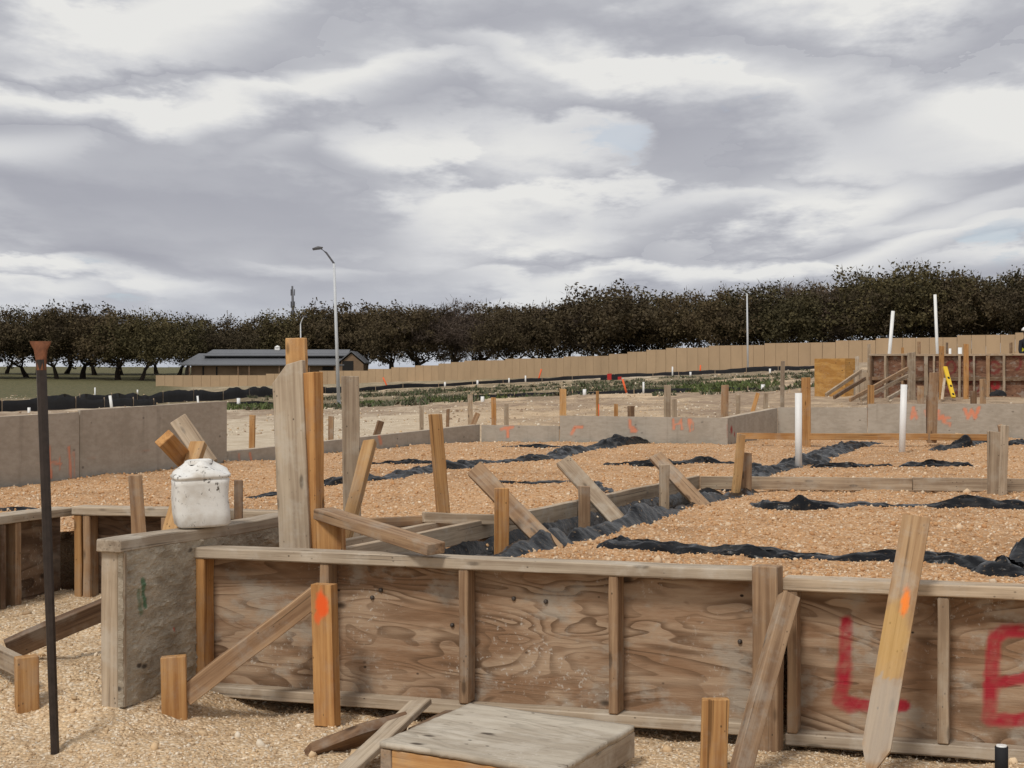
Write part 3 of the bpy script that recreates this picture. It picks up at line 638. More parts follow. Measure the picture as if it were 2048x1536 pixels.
# sprayed stake
ms, _ = frame_mtx(on_line(625, FA, FB)[0]+Vector((-.02, -.055, 0)), on_line(680, FA, FB)[0]+Vector((-.02, -.055, 0)), 0)
def sprayed_board(name, a, b, w, t, m, marks, label, cat, pointlen=0, yaw=0):
    """lumber with a gridded face that carries sprayed marks; a = foot, b = top (face towards the viewer)"""
    a, b = Vector(a), Vector(b); Xv = (b-a); L = Xv.length; Xv.normalize()
    W = Vector((math.cos(yaw), math.sin(yaw), 0)); W = (W-Xv*W.dot(Xv)).normalized(); N = Xv.cross(W)
    mt = Matrix((Xv, W, N)).transposed().to_4x4(); mt.translation = a
    nx, nw = int(L/.008), 12; V = []; col = []
    inv = mt.inverted()
    for i in range(nx+1):
        s = i/nx*L; k = w/2
        lo, hi = -k, k
        if pointlen and s < pointlen: f_ = s/pointlen; lo, hi = -k*(.30+.70*f_), k*(-.0+1.0*f_) if f_ > .1 else k*.1
        for j in range(nw+1): V.append((s, lo+(hi-lo)*j/nw, -t/2+0.0008*math.sin(j*1.7+i*.05)))
    nfront = len(V)
    Fc = [tuple(q) for q in grid_faces(nx+1, nw+1).tolist()]
    ring = [i*(nw+1) for i in range(nx+1)]+[nx*(nw+1)+j for j in range(1, nw+1)]+[i*(nw+1)+nw for i in range(nx-1, -1, -1)]+[j for j in range(nw-1, 0, -1)]
    for r_ in ring: V.append((V[r_][0], V[r_][1], t/2))
    kk = len(ring)
    for i in range(kk): j = (i+1) % kk; Fc.append((ring[i], ring[j], nfront+j, nfront+i))
    Fc.append(tuple(range(nfront, nfront+kk)))
    me = bpy.data.meshes.new(name); me.from_pydata(V, [], Fc)
    VV = np.array(V); cl = np.zeros((len(V), 4), np.float32); nz_ = fbm(VV[:, 0]*40, VV[:, 1]*40, 3, 3)
    for px, py, rx, ry, c, sg in marks:
        o_ = inv @ Vector((0, 0, E)); dv = inv.to_3x3() @ (P(px, py, 1.)-Vector((0, 0, E))); s = (-t/2-o_.z)/dv.z; q = o_+dv*s
        dd = np.hypot((VV[:, 0]-q.x)/ry, (VV[:, 1]-q.y)/rx)*(1+nz_*.8)
        mk = (1-sstep(dd, .6, 1.25))*sg; up = mk > cl[:, 3]; cl[up, :3] = c; cl[:, 3] = np.maximum(cl[:, 3], mk)
    at = me.color_attributes.new('paint', 'FLOAT_COLOR', 'POINT'); at.data.foreach_set('color', cl.ravel())
    bm = bmesh.new(); bm.from_mesh(me); bmesh.ops.recalc_face_normals(bm, faces=bm.faces); bm.to_mesh(me); bm.free()
    return tag(link(name, me, None, mt, m), label, cat)
sprayed_board('wooden_stake', P(655, 1450, 6.03), P(648, 1168, 6.02), .088, .045, 'fresh_p', [(642, 1210, .028, .05, (.80, .11, .02), .95), (636, 1232, .016, .03, (.8, .11, .02), .7)], 'stake with an orange spray blob at the front form', 'stake', yaw=-.45)
stake((1431, 1397), (1427, 1555), 0, 54, 'sawn stake standing alone in front of the long plywood form', 'fresh', Y=5.24, turn=-.1, bury=.1)
a, b = P(1476, 1565, 5.12), P(1578, 1192, 5.52)
tag(board('diagonal_brace', a, b, (1, .5, 0), .062, .05, 'tan'), 'narrow brace leaning steeply against the knotty upright post', 'brace')
sprayed_board('pointed_stake', P(1743, 1552, 5.16), P(1833, 1035, 5.43), .090, .038, 'tan_p',
              [(1811, 1205, .016, .05, (.85, .22, .03), .9), (1800, 1235, .02, .06, (.75, .28, .06), .5), (1783, 1270, .06, .12, (.52, .32, .10), .55), (1776, 1330, .05, .06, (.52, .33, .12), .5), (1762, 1440, .07, .16, (.40, .37, .32), .6)],
              'long pointed stake with orange stripe leaning on the lettered form', 'stake', pointlen=.09, yaw=-.25)
me = tube('conduit', [P(2003, 1560, 5.15), P(2003, 1493, 5.15)], [.021, .021], 14)
cd = link('conduit_stub', me, None, None, 'silt'); tag(cd, 'black conduit stub with white end at the bottom right corner', 'pipe')
link('pipe_end', tube('pipe_end', [P(2003, 1496, 5.15), P(2003, 1490, 5.15)], [.0165, .0165], 14), cd, None, 'pvc')
# ------------------------------------------------------------------ overturned form panel
c_fl, c_fr, c_nl = G(938, 1406, .155), G(1268, 1452, .150), G(760, 1484, .150)
ux = (c_fr-c_fl); LW = ux.length; ux.normalize(); vy = (c_fl-c_nl); vy = (vy-ux*vy.dot(ux)); LV = (c_fl-c_nl).length; vy.normalize()
nn = ux.cross(vy); mp = Matrix((ux, vy, nn)).transposed().to_4x4(); mp.translation = c_nl
lid = empty('overturned_form', mp, 'pale plywood form panel lying face up at the bottom centre', 'formwork')
sk = (c_fl-c_nl).dot(ux)
def skew(V): return [(x+y/LV*sk, y, z) for x, y, z in V]
nx = 40; xs, ys = np.meshgrid(np.linspace(0, LW, nx), np.linspace(0, LV, nx)); zs = fbm(xs*4, ys*4, 3, 2)*.006
edge = (np.minimum(np.minimum(xs, LW-xs), np.minimum(ys, LV-ys)) < .01)
xs = xs+edge*fbm(ys*60, xs*60, 9, 2)*.008; ys = ys+edge*fbm(xs*60, ys*60+5, 10, 2)*.008
V = np.stack([xs.ravel(), ys.ravel(), zs.ravel()], 1); Vb = V.copy(); Vb[:, 2] -= .018; Fg = grid_faces(nx, nx); n = nx*nx
ring = np.concatenate([np.arange(nx), np.arange(1, nx)*nx+nx-1, (nx-1)*nx+np.arange(nx-2, -1, -1), np.arange(nx-2, 0, -1)*nx]); rj = np.roll(ring, -1)
allf = np.concatenate([Fg, (Fg+n)[:, ::-1], np.stack([rj, ring, ring+n, rj+n], 1)])
pv = np.array(skew(np.concatenate([V, Vb]))); pv = np.stack([pv[:, 0], -pv[:, 2], pv[:, 1]], 1)
me = mesh_np('plywood_face', pv, allf, 4)
# the mesh lies in its own x-z plane like the other sheets, turned flat here
link('plywood_face', me, lid, Matrix.Rotation(-math.pi/2, 4, 'X'), 'ply_lift')
def sk_p(x, y, z): return Vector((x+y/LV*sk, y, z))
for nm, a, b, mm in (('frame_rail', sk_p(.045, .024, -.064), sk_p(LW-.045, .024, -.064), 'yellow'), ('frame_rail', sk_p(.045, LV-.024, -.064), sk_p(LW-.045, LV-.024, -.064), 'grey'),
                     ('frame_side', sk_p(LW-.021, .002, -.062), sk_p(LW-.021, LV-.002, -.062), 'pale'), ('frame_side', sk_p(.021, .002, -.064), sk_p(.021, LV-.002, -.064), 'tan')):
    board(nm, a, b, (0, 0, 1), .086, .04, mm, lid, jag=False)
# scraps beside it
def broken(L, w): return [(0, -w*.30), (.05, -w/2), (L, -w/2), (L, w*.5), (.20, w*.5), (.10, w*.30), (.02, w*.15)]
tag(board('broken_board', P(612, 1502, 5.55), P(812, 1444, 5.72), (0, -.75, .66), .085, .04, 'brown', outline=broken), 'dark splintered board lying left of the overturned panel', 'board')
tag(board('scrap_board', P(680, 1556, 5.15), P(842, 1404, 5.86), (1, .5, .25), .085, .022, 'pale'), 'flat grey scrap board leaning over the dark splintered board', 'board')
tag(board('scrap_board', P(830, 1462, 5.62), P(905, 1425, 5.84), (.8, -.9, .1), .06, .02, 'brown'), 'small dark scrap of wood behind the overturned panel', 'board')
# ------------------------------------------------------------------ steel bar
top, bot = P(81, 690, 5.60), P(111, 1530, 5.585)
bar = link('steel_bar', tube('steel_bar', [bot, bot.lerp(top, .3), bot.lerp(top, .7), bot.lerp(top, .965)], [.0150, .0165, .0178, .0182], 8), None, None, 'steel'); bar.data.polygons.foreach_set('use_smooth', [False]*len(bar.data.polygons))
tag(bar, 'tall dark steel digging bar with flared blade, stuck upright in the ground at left', 'digging bar')
Hd = bot.lerp(top, .94); up = (top-bot).normalized()
bm = bmesh.new(); rg = []
for s, wx, wy in ((0, .018, .018), (.035, .019, .016), (.07, .024, .010), (.09, .035, .006), (.10, .037, .004)):
    c = Hd+up*s; rg.append([bm.verts.new(c+Vector((math.cos(k*math.pi/6)*wx*1.0, math.sin(k*math.pi/6)*wy, 0))) for k in range(12)])
for r0, r1 in zip(rg[:-1], rg[1:]):
    for k in range(12): bm.faces.new((r0[k], r0[(k+1) % 12], r1[(k+1) % 12], r1[k]))
bm.faces.new(rg[0][::-1]); bm.faces.new(rg[-1]); me = bpy.data.meshes.new('blade'); bm.to_mesh(me); bm.free()
link('blade', me, bar, None, 'rust')
# ------------------------------------------------------------------ white jug on the caked panel
jp = on_line(420, PA, PB)[0]+Vector((-.036, .016, 0)); jz = E-.605+.002
mj = Matrix.Translation((jp.x, jp.y, jz)) @ Matrix.Rotation(.30, 4, 'Z') @ Matrix.Rotation(-.045, 4, 'Y')
jug = empty('plastic_jug', mj, 'dirty white plastic jug standing on the caked form panel', 'jug')
def superring(z, r, p, n=48):
    out = []
    for k in range(n):
        a = 2*math.pi*k/n; c, s = math.cos(a), math.sin(a)
        q = (abs(c)**p+abs(s)**p)**(-1/p); out.append((q*r*c, q*r*s, z))
    return out
prof = [(.0, .080, 6), (.004, .098, 6), (.012, .105, 6), (.06, .1065, 6), (.12, .108, 6), (.17, .110, 6), (.186, .111, 6), (.189, .107, 6), (.193, .107, 6), (.197, .114, 5.5), (.206, .114, 5), (.216, .107, 4.2), (.226, .090, 3.4), (.238, .068, 2.8), (.246, .057, 2.3), (.254, .053, 2.1)]
V = sum([superring(*q) for q in prof], []); nr, nc = len(prof), 48
V = [(x*(1+.04*math.sin(z*30+x*9)), y*(1+.03*math.sin(z*25+2)), z+.010*(z > .21)*math.sin(4*math.atan2(y, x)+1)) for x, y, z in V]
fs = [(r*nc+c, r*nc+(c+1) % nc, (r+1)*nc+(c+1) % nc, (r+1)*nc+c) for r in range(nr-1) for c in range(nc)]+[tuple(range(nc))[::-1]]
me = bpy.data.meshes.new('jug_body'); me.from_pydata(V, [], fs); smooth(me); link('jug_body', me, jug, None, 'jug')
V = superring(.2485, .054, 2.1)+superring(.262, .052, 2.1)+superring(.266, .045, 2)+superring(.262, .040, 2)+superring(.240, .040, 2)
fs = [(r*nc+c, r*nc+(c+1) % nc, (r+1)*nc+(c+1) % nc, (r+1)*nc+c) for r in range(4) for c in range(nc)]+[tuple(range(4*nc, 5*nc))]
me = bpy.data.meshes.new('jug_neck'); me.from_pydata(V, [], fs); smooth(me); link('jug_neck', me, jug, None, 'jug')
# ------------------------------------------------------------------ white pipes in the fill
def pipe(pt, pb, z, dpx, label, Y=None, m='pvc', bury=.15, name='pvc_pipe', lean=0):
    Y = Y or Yz(pb[1], z); a, b = P(*pb, Y), P(*pt, Y+lean); dv = (b-a).normalized(); r = dpx*Y/F/2
    bm = bmesh.new(); me = tube(name, [a-dv*bury, b, b, b-dv*.05], [r, r, r*.86, r*.86], 16); bm.free()
    return tag(link(name, me, None, None, m), label, 'pipe')
pipe((1597, 786), (1597, 932), ZF, 14, 'nearer upright white pipe standing in the gravel fill')
pipe((1808, 769), (1804, 903), ZF, 13, 'farther upright white pipe standing in the gravel fill')
# ------------------------------------------------------------------ black plastic along the trenches
def plastic(pts, wid, hgt, label, z=ZF, seed=0, name='plastic_sheeting'):
    Wp = [G(px, py, z) for px, py in pts]
    cum = np.concatenate([[0], np.cumsum([(q-p).length for p, q in zip(Wp[:-1], Wp[1:])])]); L = cum[-1]
    n = max(12, int(L/.025)); s = np.linspace(0, L, n)
    X = np.interp(s, cum, [p.x for p in Wp]); Y = np.interp(s, cum, [p.y for p in Wp])
    tx, ty = np.gradient(X), np.gradient(Y); tl = np.hypot(tx, ty); nx_, ny_ = -ty/tl, tx/tl
    mnd = fbm(s*1.6+seed*7.3, s*0+seed, 61, 3)*.22; X = X+nx_*mnd; Y = Y+ny_*mnd
    nw = 17; a = np.linspace(-1, 1, nw); S, A = np.meshgrid(s, a, indexing='ij')
    end = np.clip(np.minimum(s, L-s)/.12, 0, 1)[:, None]**.5
    wv = .72*wid*(.65+.9*(fbm(s*2.1+seed, s*0+seed*3.1, 63, 3)+.3))[:, None]*(.35+.65*end)
    hv = hgt*np.clip(.62+2.6*fbm(s*2.7+seed*2, s*0+seed*1.7, 67, 3), .18, 1.7)[:, None]*end
    lat = A*wv/2*(1+.0*S)
    prof = np.clip(1-A**2, 0, 1)**.6
    fold = np.abs(fbm(S*5+seed, A*2.2+S*1.5, 71, 3))*2.2
    Z = zfill(X[:, None]+nx_[:, None]*lat, Y[:, None]+ny_[:, None]*lat)+prof*hv*(.55+fold*.9)-.02*(1-prof)
    Z = Z+prof*fbm(S*16, A*5, 73, 2)*.014*(hgt/.05)
    XX = X[:, None]+nx_[:, None]*(lat+fbm(S*11, A*4+9, 75, 3)*.05); YY = Y[:, None]+ny_[:, None]*(lat+fbm(S*11, A*4+9, 75, 3)*.05)
    me = mesh_np(name, np.stack([XX.ravel(), YY.ravel(), Z.ravel()], 1), grid_faces(n, nw)[:, ::-1], 4)
    return tag(link(name, smooth(me), m='poly'), label, 'plastic sheet')
PL = [([(1185, 1092), (1300, 1100), (1400, 1108), (1560, 1110), (1700, 1118), (1900, 1128), (1990, 1140), (2200, 1150)], .30, .055, 'black plastic strip nearest the front forms, on the right'),
      ([(1950, 1140), (2010, 1150), (2060, 1128), (2120, 1115)], .38, .11, 'bulging black plastic fold at the right edge'),
      ([(1515, 1010), (1560, 1018), (1700, 1013), (1850, 1014), (2150, 1014)], .30, .05, 'black plastic strip just before the long grey rail'),
      ([(1440, 975), (1480, 968), (1530, 944), (1620, 920), (1690, 896), (1748, 887)], .42, .06, 'twisted black plastic running diagonally to the nearer white pipe'),
      ([(1205, 930), (1300, 930), (1400, 924), (1475, 924)], .26, .045, 'black plastic strip behind the third kicker brace'),
      ([(850, 934), (905, 934), (980, 922), (1100, 915), (1200, 894), (1316, 881)], .42, .065, 'long black plastic line slanting across the far fill'),
      ([(640, 970), (760, 958), (810, 950), (868, 936)], .30, .05, 'black plastic line between split upright and lone stake'),
      ([(945, 970), (1060, 969), (1155, 968)], .18, .035, 'thin black plastic line left of the middle kicker'),
      ([(1165, 966), (1220, 988)], .2, .04, 'short black plastic scrap beside the middle kicker'),
      ([(488, 993), (530, 991), (572, 988)], .22, .055, 'short black plastic piece right of the jug'),
      ([(-90, 1024), (20, 1020), (90, 1020)], .30, .06, 'black plastic piece over the form at the left edge'),
      ([(700, 926), (800, 924), (880, 926)], .18, .03, 'faint black plastic line at the left of the far fill'),
      ([(1000, 896), (1090, 895), (1150, 893)], .24, .03, 'thin black plastic line below the orange cross mark'),
      ([(1618, 932), (1700, 934), (1790, 932)], .22, .045, 'ragged black plastic between the two white pipes'),
      ([(1790, 930), (1850, 934), (1950, 932)], .20, .04, 'ragged black plastic right of the farther white pipe'),
      ([(1875, 900), (1920, 893), (1968, 888)], .34, .075, 'rolled black plastic before the long grey rear form'),
      ([(2015, 893), (2080, 890), (2150, 890)], .34, .06, 'black plastic roll at the far right edge of the fill')]
for i, (pts, wd, hg, lb) in enumerate(PL): plastic(pts, wd, hg, lb, seed=i*3+1)
# lining of the trench beside the trench form
s = np.linspace(.22, 5.1, 220); q = np.linspace(.03, .52, 26); S, Q = np.meshgrid(s, q, indexing='ij')
Xh = HA.x+S*HD.x+Q*HN.x; Yh = HA.y+S*HD.y+Q*HN.y
bul = sstep(Q, .02, .10)*(1-sstep(Q, .36, .50))
Zh = zfill(Xh, Yh)+.012+bul*(np.abs(fbm(S*2.2, Q*3, 81, 2))*.26+fbm(S*6, Q*7, 83, 2)*.06)-.05*sstep(Q, .40, .5)*(fbm(S*3, Q, 85, 3)+.5)
me = mesh_np('trench_lining', np.stack([Xh.ravel(), Yh.ravel(), Zh.ravel()], 1), grid_faces(len(s), len(q))[:, ::-1], 4)
tag(link('trench_lining', smooth(me), m='poly'), 'crumpled black plastic lining the trench under the three kickers', 'plastic sheet')
# scrap of plastic by the overturned panel
s, q = np.meshgrid(np.linspace(0, .16, 24), np.linspace(0, .10, 16), indexing='ij'); o = P(846, 1432, 5.86)
me = mesh_np('plastic_scrap', np.stack([(o.x+s).ravel(), (o.y+q-s*.2).ravel(), (zground(o.x+s, o.y+q-s*.2)+.012+np.abs(fbm(s*18, q*18, 5, 3))*.09).ravel()], 1), grid_faces(24, 16)[:, ::-1], 4)
tag(link('plastic_scrap', smooth(me), m='poly'), 'small black plastic scrap under the long foreground form', 'plastic sheet')
# ------------------------------------------------------------------ stakes behind and among the rear forms
def zg1(x, y): return float(zground(np.array([x]), np.array([y]))[0])
def far_stake(pt, px_b, Y, wpx, label, m='tan', turn=.2, name='wooden_stake', cat='stake', base_y=None, lean=0.):
    X = (px_b-1024)/F*Y; z = zg1(X, Y) if base_y is None else E-(base_y-HY)*Y/F
    pb = HY+(E-z)*F/Y
    return stake(pt, (px_b, pb), 0, wpx, label, m, name, cat, Y=Y, turn=turn, lean=lean, bury=.10)
FS = [((505, 830), 503, 17.2, 11, 'fresh stake on the pale ground left of the tall board cluster', 'fresh'),
      ((662, 832), 661, 18.4, 10, 'small brown stake between tall boards and split upright', 'tan'),
      ((762, 842), 742, 18.0, 13, 'dark slanting stub right of the split upright', 'brown'),
      ((843, 812), 843, 21.5, 8, 'thin grey stake left of the lone brown stake', 'grey'),
      ((896, 818), 895, 22.5, 6, 'thin dark peg right of the lone brown stake', 'brown'),
      ((940, 789), 941, 27, 10, 'upright grey stake above the red dot on the low form', 'grey'),
      ((956, 826), 936, 22, 10, 'broken slanting stub below the upright grey stake', 'tan'),
      ((987, 795), 988, 25, 9, 'fresh stake with side brace above the low form', 'fresh'),
      ((1013, 808), 1013, 22, 8, 'pair of thin grey laths above the orange cross mark', 'grey'),
      ((1126, 778), 1126, 20.6, 13, 'bright fresh stake at the left end of the lettered rear form', 'yellow'),
      ((1195, 782), 1195, 30, 5, 'thin flagged lath behind the lettered rear form', 'fresh'),
      ((1232, 808), 1232, 22.5, 8, 'short fresh peg behind the lettered rear form', 'fresh'),
      ((1262, 812), 1262, 20.3, 13, 'short dark brown stake behind the lettered rear form', 'brown'),
      ((1335, 770), 1335, 20.2, 13, 'taller brown stake behind the orange double mark', 'grey'),
      ((1348, 798), 1349, 20.1, 9, 'thin grey stake just right of the taller brown stake', 'grey'),
      ((1450, 770), 1449, 19.9, 14, 'olive-brown stake at the right end of the lettered rear form', 'tan'),
      ((1476, 790), 1475, 22.5, 8, 'pale lath right of the olive-brown stake', 'grey'),
      ((1516, 786), 1494, 23, 8, 'fresh lath leaning right beside the receding form', 'fresh'),
      ((1532, 786), 1531, 24, 8, 'grey lath behind the top of the receding form', 'grey'),
      ((1566, 722), 1564, 30, 8, 'tall thin grey lath left of the orange plywood box', 'grey'),
      ((1742, 770), 1741, 22.5, 13, 'squat fresh stake behind the joint of the far grey forms', 'fresh'),
      ((1841, 772), 1841, 22.2, 13, 'squat fresh stake right of the farther white pipe', 'tan'),
      ((1965, 758), 1966, 24, 12, 'tan stake near the black bundle at the far right forms', 'tan'),
      ((1947, 782), 1947, 22.5, 12, 'dark stub behind the orange W mark', 'brown')]
for pt, pb, Y, wp, lb, mm in FS: far_stake(pt, pb, Y, wp, lb, mm, turn=random.uniform(-.2, .5))
far_stake((1612, 755), 1612, 18.4, 18, 'wide fresh stake right of the nearer white pipe', 'fresh', base_y=882, turn=.3)
far_stake((1868, 745), 1864, 18.1, 19, 'wide brown stake in front of the orange letters', 'tan', base_y=868, turn=.3)
far_stake((1857, 790), 1857, 18.2, 7, 'thin dark peg with pale cap beside the wide brown stake', 'brown', base_y=864)
# ------------------------------------------------------------------ next building's forms at the right
K0 = P(1737, 798, 41); K1 = P(1822, 798, 40); K2 = P(2260, 798, 38.5)
zk = zg1(K0.x, K0.y)-.05
ARC = lambda cx, cy, rx, ry, a0, a1, n=9: [(cx+rx*math.cos(math.radians(a0+(a1-a0)*i/n)), cy+ry*math.sin(math.radians(a0+(a1-a0)*i/n))) for i in range(n+1)]
SR = (.16, .02, .02)
def tall_form(A, B, label, posts, strokes):
    zb = .62; zt_ = E+42*A[1]/F; mtx, L = frame_mtx(A, B, zb); H = zt_-zb
    o = empty('plywood_form', mtx, label, 'formwork'); mid = H*.49
    for z0, z1 in ((0, mid-.045), (mid+.045, H-.05)):
        st = [([(x, z-z0) for x, z in [to_local(px, py, mtx, .085) for px, py in pts]], r_, c, sg) for pts, r_, c, sg in strokes]
        sheet('plywood_sheet', L, z1-z0, z1-z0, .02, 'ply_red', o, Matrix.Translation((0, .085, z0)), st, res=.03)
    rail('top_rail', o, 0, L, -.01, .11, H-.05, H, 'grey'); rail('middle_rail', o, 0, L, -.005, .084, mid-.044, mid+.044, 'brown')
    for px, w_, mm, ex in posts:
        x = to_local(px, 760, mtx)[0]; rail('stud', o, x-w_/2, x+w_/2, -.012-w_*.2, .083, .0 if ex else .0, H-.051 if not ex else H-.052, mm)
    return o
tall_form(K0, K1, 'short red-brown two-tier form beside the orange plywood box', [(1742, .05, 'brown', 0), (1771, .06, 'grey', 0), (1805, .05, 'tan', 0)], [])
tall_form(K1, K2, 'long red-brown two-tier form with red scribbles at the right edge', [(1852, .09, 'grey', 0), (1868, .05, 'grey', 0), (1919, .06, 'grey', 0), (1948, .05, 'grey', 0), (1976, .09, 'tan', 0), (2008, .06, 'grey', 0), (2060, .06, 'grey', 0), (2120, .06, 'grey', 0)],
          [(ARC(1902, 735, 9, 12, -160, 100), .03, SR, .8), (ARC(1945, 732, 9, 12, 60, 320), .03, SR, .7), (ARC(1988, 735, 11, 12, 20, 330), .035, SR, .8), ([(1980, 725), (1996, 745)], .03, SR, .6), (ARC(2032, 725, 10, 14, -120, 80), .035, SR, .8), (ARC(1905, 775, 10, 13, 30, 330), .035, SR, .7), (ARC(1950, 772, 10, 13, -150, 60), .03, SR, .8), (ARC(1990, 768, 7, 9, 0, 360), .05, (.3, .01, .02), .8)])
far_stake((1823, 705), 1823, 39.2, 17, 'broad grey post where the two-tier forms meet', 'grey', name='form_post', cat='post', base_y=797)
far_stake((1883, 692), 1883, 38.6, 10, 'fresh post in front of the two-tier form, left of the yellow level', 'fresh', name='form_post', cat='post', base_y=800)
far_stake((1932, 688), 1932, 38.4, 10, 'fresh post in front of the two-tier form, right of the yellow level', 'fresh', name='form_post', cat='post', base_y=798)
lv = tag(board('spirit_level', P(1907, 795, 37.6), P(1890, 734, 38.35), (1, .3, 0), .095, .05, 'yellowm'), 'yellow spirit level leaning on the red-brown form', 'level')
for s_ in (.12, .5, .88): rail('vial', lv, 0, 1, 0, 1, 0, 1, 'dark') if False else board('vial', (1.0*s_*.72-.03, 0, -.028), (1.0*s_*.72+.03, 0, -.028), (0, 1, 0), .05, .01, 'dark', lv, bev=0)
tag(board('kicker_brace', P(1884, 800, 37.3), P(1889, 757, 38.2), (1, 0, 0), .06, .04, 'pale'), 'small pale brace left of the yellow level', 'brace')
for i, (a, b, lb, mm) in enumerate([((1652, 790, 37), (1722, 742, 38.5), 'grey board sloping up below the orange plywood box', 'grey'), ((1668, 795, 36.5), (1730, 757, 38), 'dark board sloping below the grey one near the orange box', 'brown'),
        ((1700, 800, 35.5), (1815, 737, 38.2), 'upper long brace leaning on the broad grey post', 'tan'), ((1722, 800, 35.8), (1815, 752, 38.4), 'middle long brace leaning on the broad grey post', 'grey'), ((1775, 798, 36.5), (1815, 775, 38.3), 'lower short brace leaning on the broad grey post', 'pale')]):
    tag(board('kicker_brace', P(*a), P(*b), (0, 0, 1), .085, .05, mm), lb, 'brace')
bx = empty('plywood_box', frame_mtx(P(1629, 770, 44.5), P(1690, 770, 43.6), .0)[0], 'orange new plywood box standing left of the far forms', 'box')
mb, Lb = frame_mtx(P(1629, 770, 44.5), P(1690, 770, 43.6), 0); zb0 = zg1(mb.translation.x, mb.translation.y)-.05; zb1 = E+33*44/F
mb.translation.z = zb0; bx.matrix_local = mb; hb = zb1-zb0
sheet('front_panel', Lb, hb, hb, .02, 'osb', bx, None); sheet('back_panel', Lb, hb, hb, .02, 'osb', bx, Matrix.Translation((0, .42, 0)))
sheet('side_panel', .398, hb, hb, .02, 'osb', bx, Matrix.Translation((Lb, .021, 0)) @ Matrix.Rotation(math.pi/2, 4, 'Z'))
sheet('side_panel', .398, hb, hb, .02, 'osb', bx, Matrix.Translation((.021, .021, 0)) @ Matrix.Rotation(math.pi/2, 4, 'Z'))
lg = empty('liner_box', Matrix.Translation(P(1722, 792, 39)), 'grey square column form beside the orange plywood box', 'formwork')
for dx_, dy_, sx_, sy_ in ((0, -.13, .26, .02), (0, .13, .26, .02), (-.14, 0, .02, .28), (.14, 0, .02, .28)):
    board('side_panel', (dx_, dy_, -.1), (dx_, dy_, .62), (1, 0, 0), sx_, sy_, 'grey', lg, jag=False)
board('corner_post', (-.13, -.165, -.1), (-.13, -.165, .95), (1, 0, 0), .09, .04, 'pale', lg)
pipe((1786, 622), (1779, 706), 0, 7, 'left of two tall leaning white pipes before the dark trees', Y=42.5, bury=1.0)
pipe((1870, 589), (1874, 690), 0, 6, 'right of two tall leaning white pipes before the dark trees', Y=42, bury=1.2)
pipe((1900, 697), (1900, 706), 0, 5, 'small white pipe stub above the two-tier form, left of a wider one', Y=40.5, bury=.9)
pipe((1920, 695), (1920, 706), 0, 8, 'wider white pipe stub above the two-tier form', Y=40.5, bury=.9)
far_stake((1738, 688), 1738, 46, 6, 'thin grey lath behind the two-tier form, left of the leaning pipes', 'grey')
far_stake((1805, 695), 1806, 43, 5, 'rusty bar end above the short two-tier form', 'fresh', base_y=770)
far_stake((1894, 685), 1894, 42, 4, 'rusty rod end above the long two-tier form', 'brown', base_y=770)
far_stake((1838, 683), 1838, 46, 6, 'thin brown lath behind the broad grey post', 'tan')
far_stake((2022, 685), 2022, 44, 6, 'thin brown lath near the worker at the right edge', 'tan')
o = P(1996, 792, 36.5)
bag = empty('black_bundle', Matrix.Translation(o), 'black bundle lying at the foot of the two-tier form', 'bundle')
s, q = np.meshgrid(np.linspace(0, math.pi, 14), np.linspace(-.19, .19, 16), indexing='ij'); rr = .08+fbm(s*2, q*12, 4, 3)*.05
rr = rr*np.sqrt(np.clip(1-(q/.2)**2, 0.02, 1))
me = mesh_np('wrap', np.stack([q.ravel(), (-np.cos(s)*rr).ravel(), (np.sin(s)*rr*1.6).ravel()], 1), grid_faces(14, 16)[:, ::-1], 4); link('wrap', smooth(me), bag, None, 'silt')
board('strap', (-.02, -.1, .02), (-.02, .1, .15), (1, 0, 0), .03, .01, 'dark', bag, bev=0)
# ------------------------------------------------------------------ worker at the right edge
def skin_mesh(name, verts, edges, parent, m, sub=2):
    me = bpy.data.meshes.new(name); me.from_pydata([v[:3] for v in verts], edges, []); o = link(name, me, parent, None, m)
    md = o.modifiers.new('skin', 'SKIN'); o.modifiers.new('sub', 'SUBSURF').levels = sub; o.modifiers['sub'].render_levels = sub
    for i, v in enumerate(verts): me.skin_vertices[0].data[i].radius = (v[3], v[4] if len(v) > 4 else v[3]); me.skin_vertices[0].data[i].use_root = i == 0
    return o
wp = P(2052, 780, 43.5); wz = E+95*43.5/F-1.80
wk = empty('person', Matrix.Translation((wp.x, wp.y, wz)) @ Matrix.Rotation(.5, 4, 'Z'), 'worker in a white hard hat and yellow vest standing at the right edge', 'person')
bv = [(0, 0, .98, .15, .11), (0, 0, 1.2, .15, .10), (0, .01, 1.40, .17, .10), (0, 0, 1.50, .06), (0, -.01, 1.56, .06), (0, -.02, 1.66, .085, .10), (0, -.02, 1.74, .07, .08),
      (-.19, 0, 1.42, .06), (-.25, -.02, 1.15, .045), (-.20, -.18, 1.0, .035), (-.18, -.25, .96, .03), (.19, 0, 1.42, .06), (.25, -.02, 1.15, .045), (.20, -.18, 1.0, .035), (.18, -.25, .96, .03),
      (-.10, 0, .86, .09), (-.11, -.02, .48, .065), (-.11, .01, .09, .05), (-.11, -.12, .04, .04), (.10, 0, .86, .09), (.11, -.02, .48, .065), (.11, .01, .09, .05), (.11, -.12, .04, .04)]
be = [(0, 1), (1, 2), (2, 3), (3, 4), (4, 5), (5, 6), (2, 7), (7, 8), (8, 9), (9, 10), (2, 11), (11, 12), (12, 13), (13, 14), (0, 15), (15, 16), (16, 17), (17, 18), (0, 19), (19, 20), (20, 21), (21, 22)]
skin_mesh('body', bv, be, wk, 'cloth')
skin_mesh('vest', [(0, 0, .95, .17, .13), (0, 0, 1.2, .17, .125), (0, .01, 1.42, .185, .12)], [(0, 1), (1, 2)], wk, 'vest')
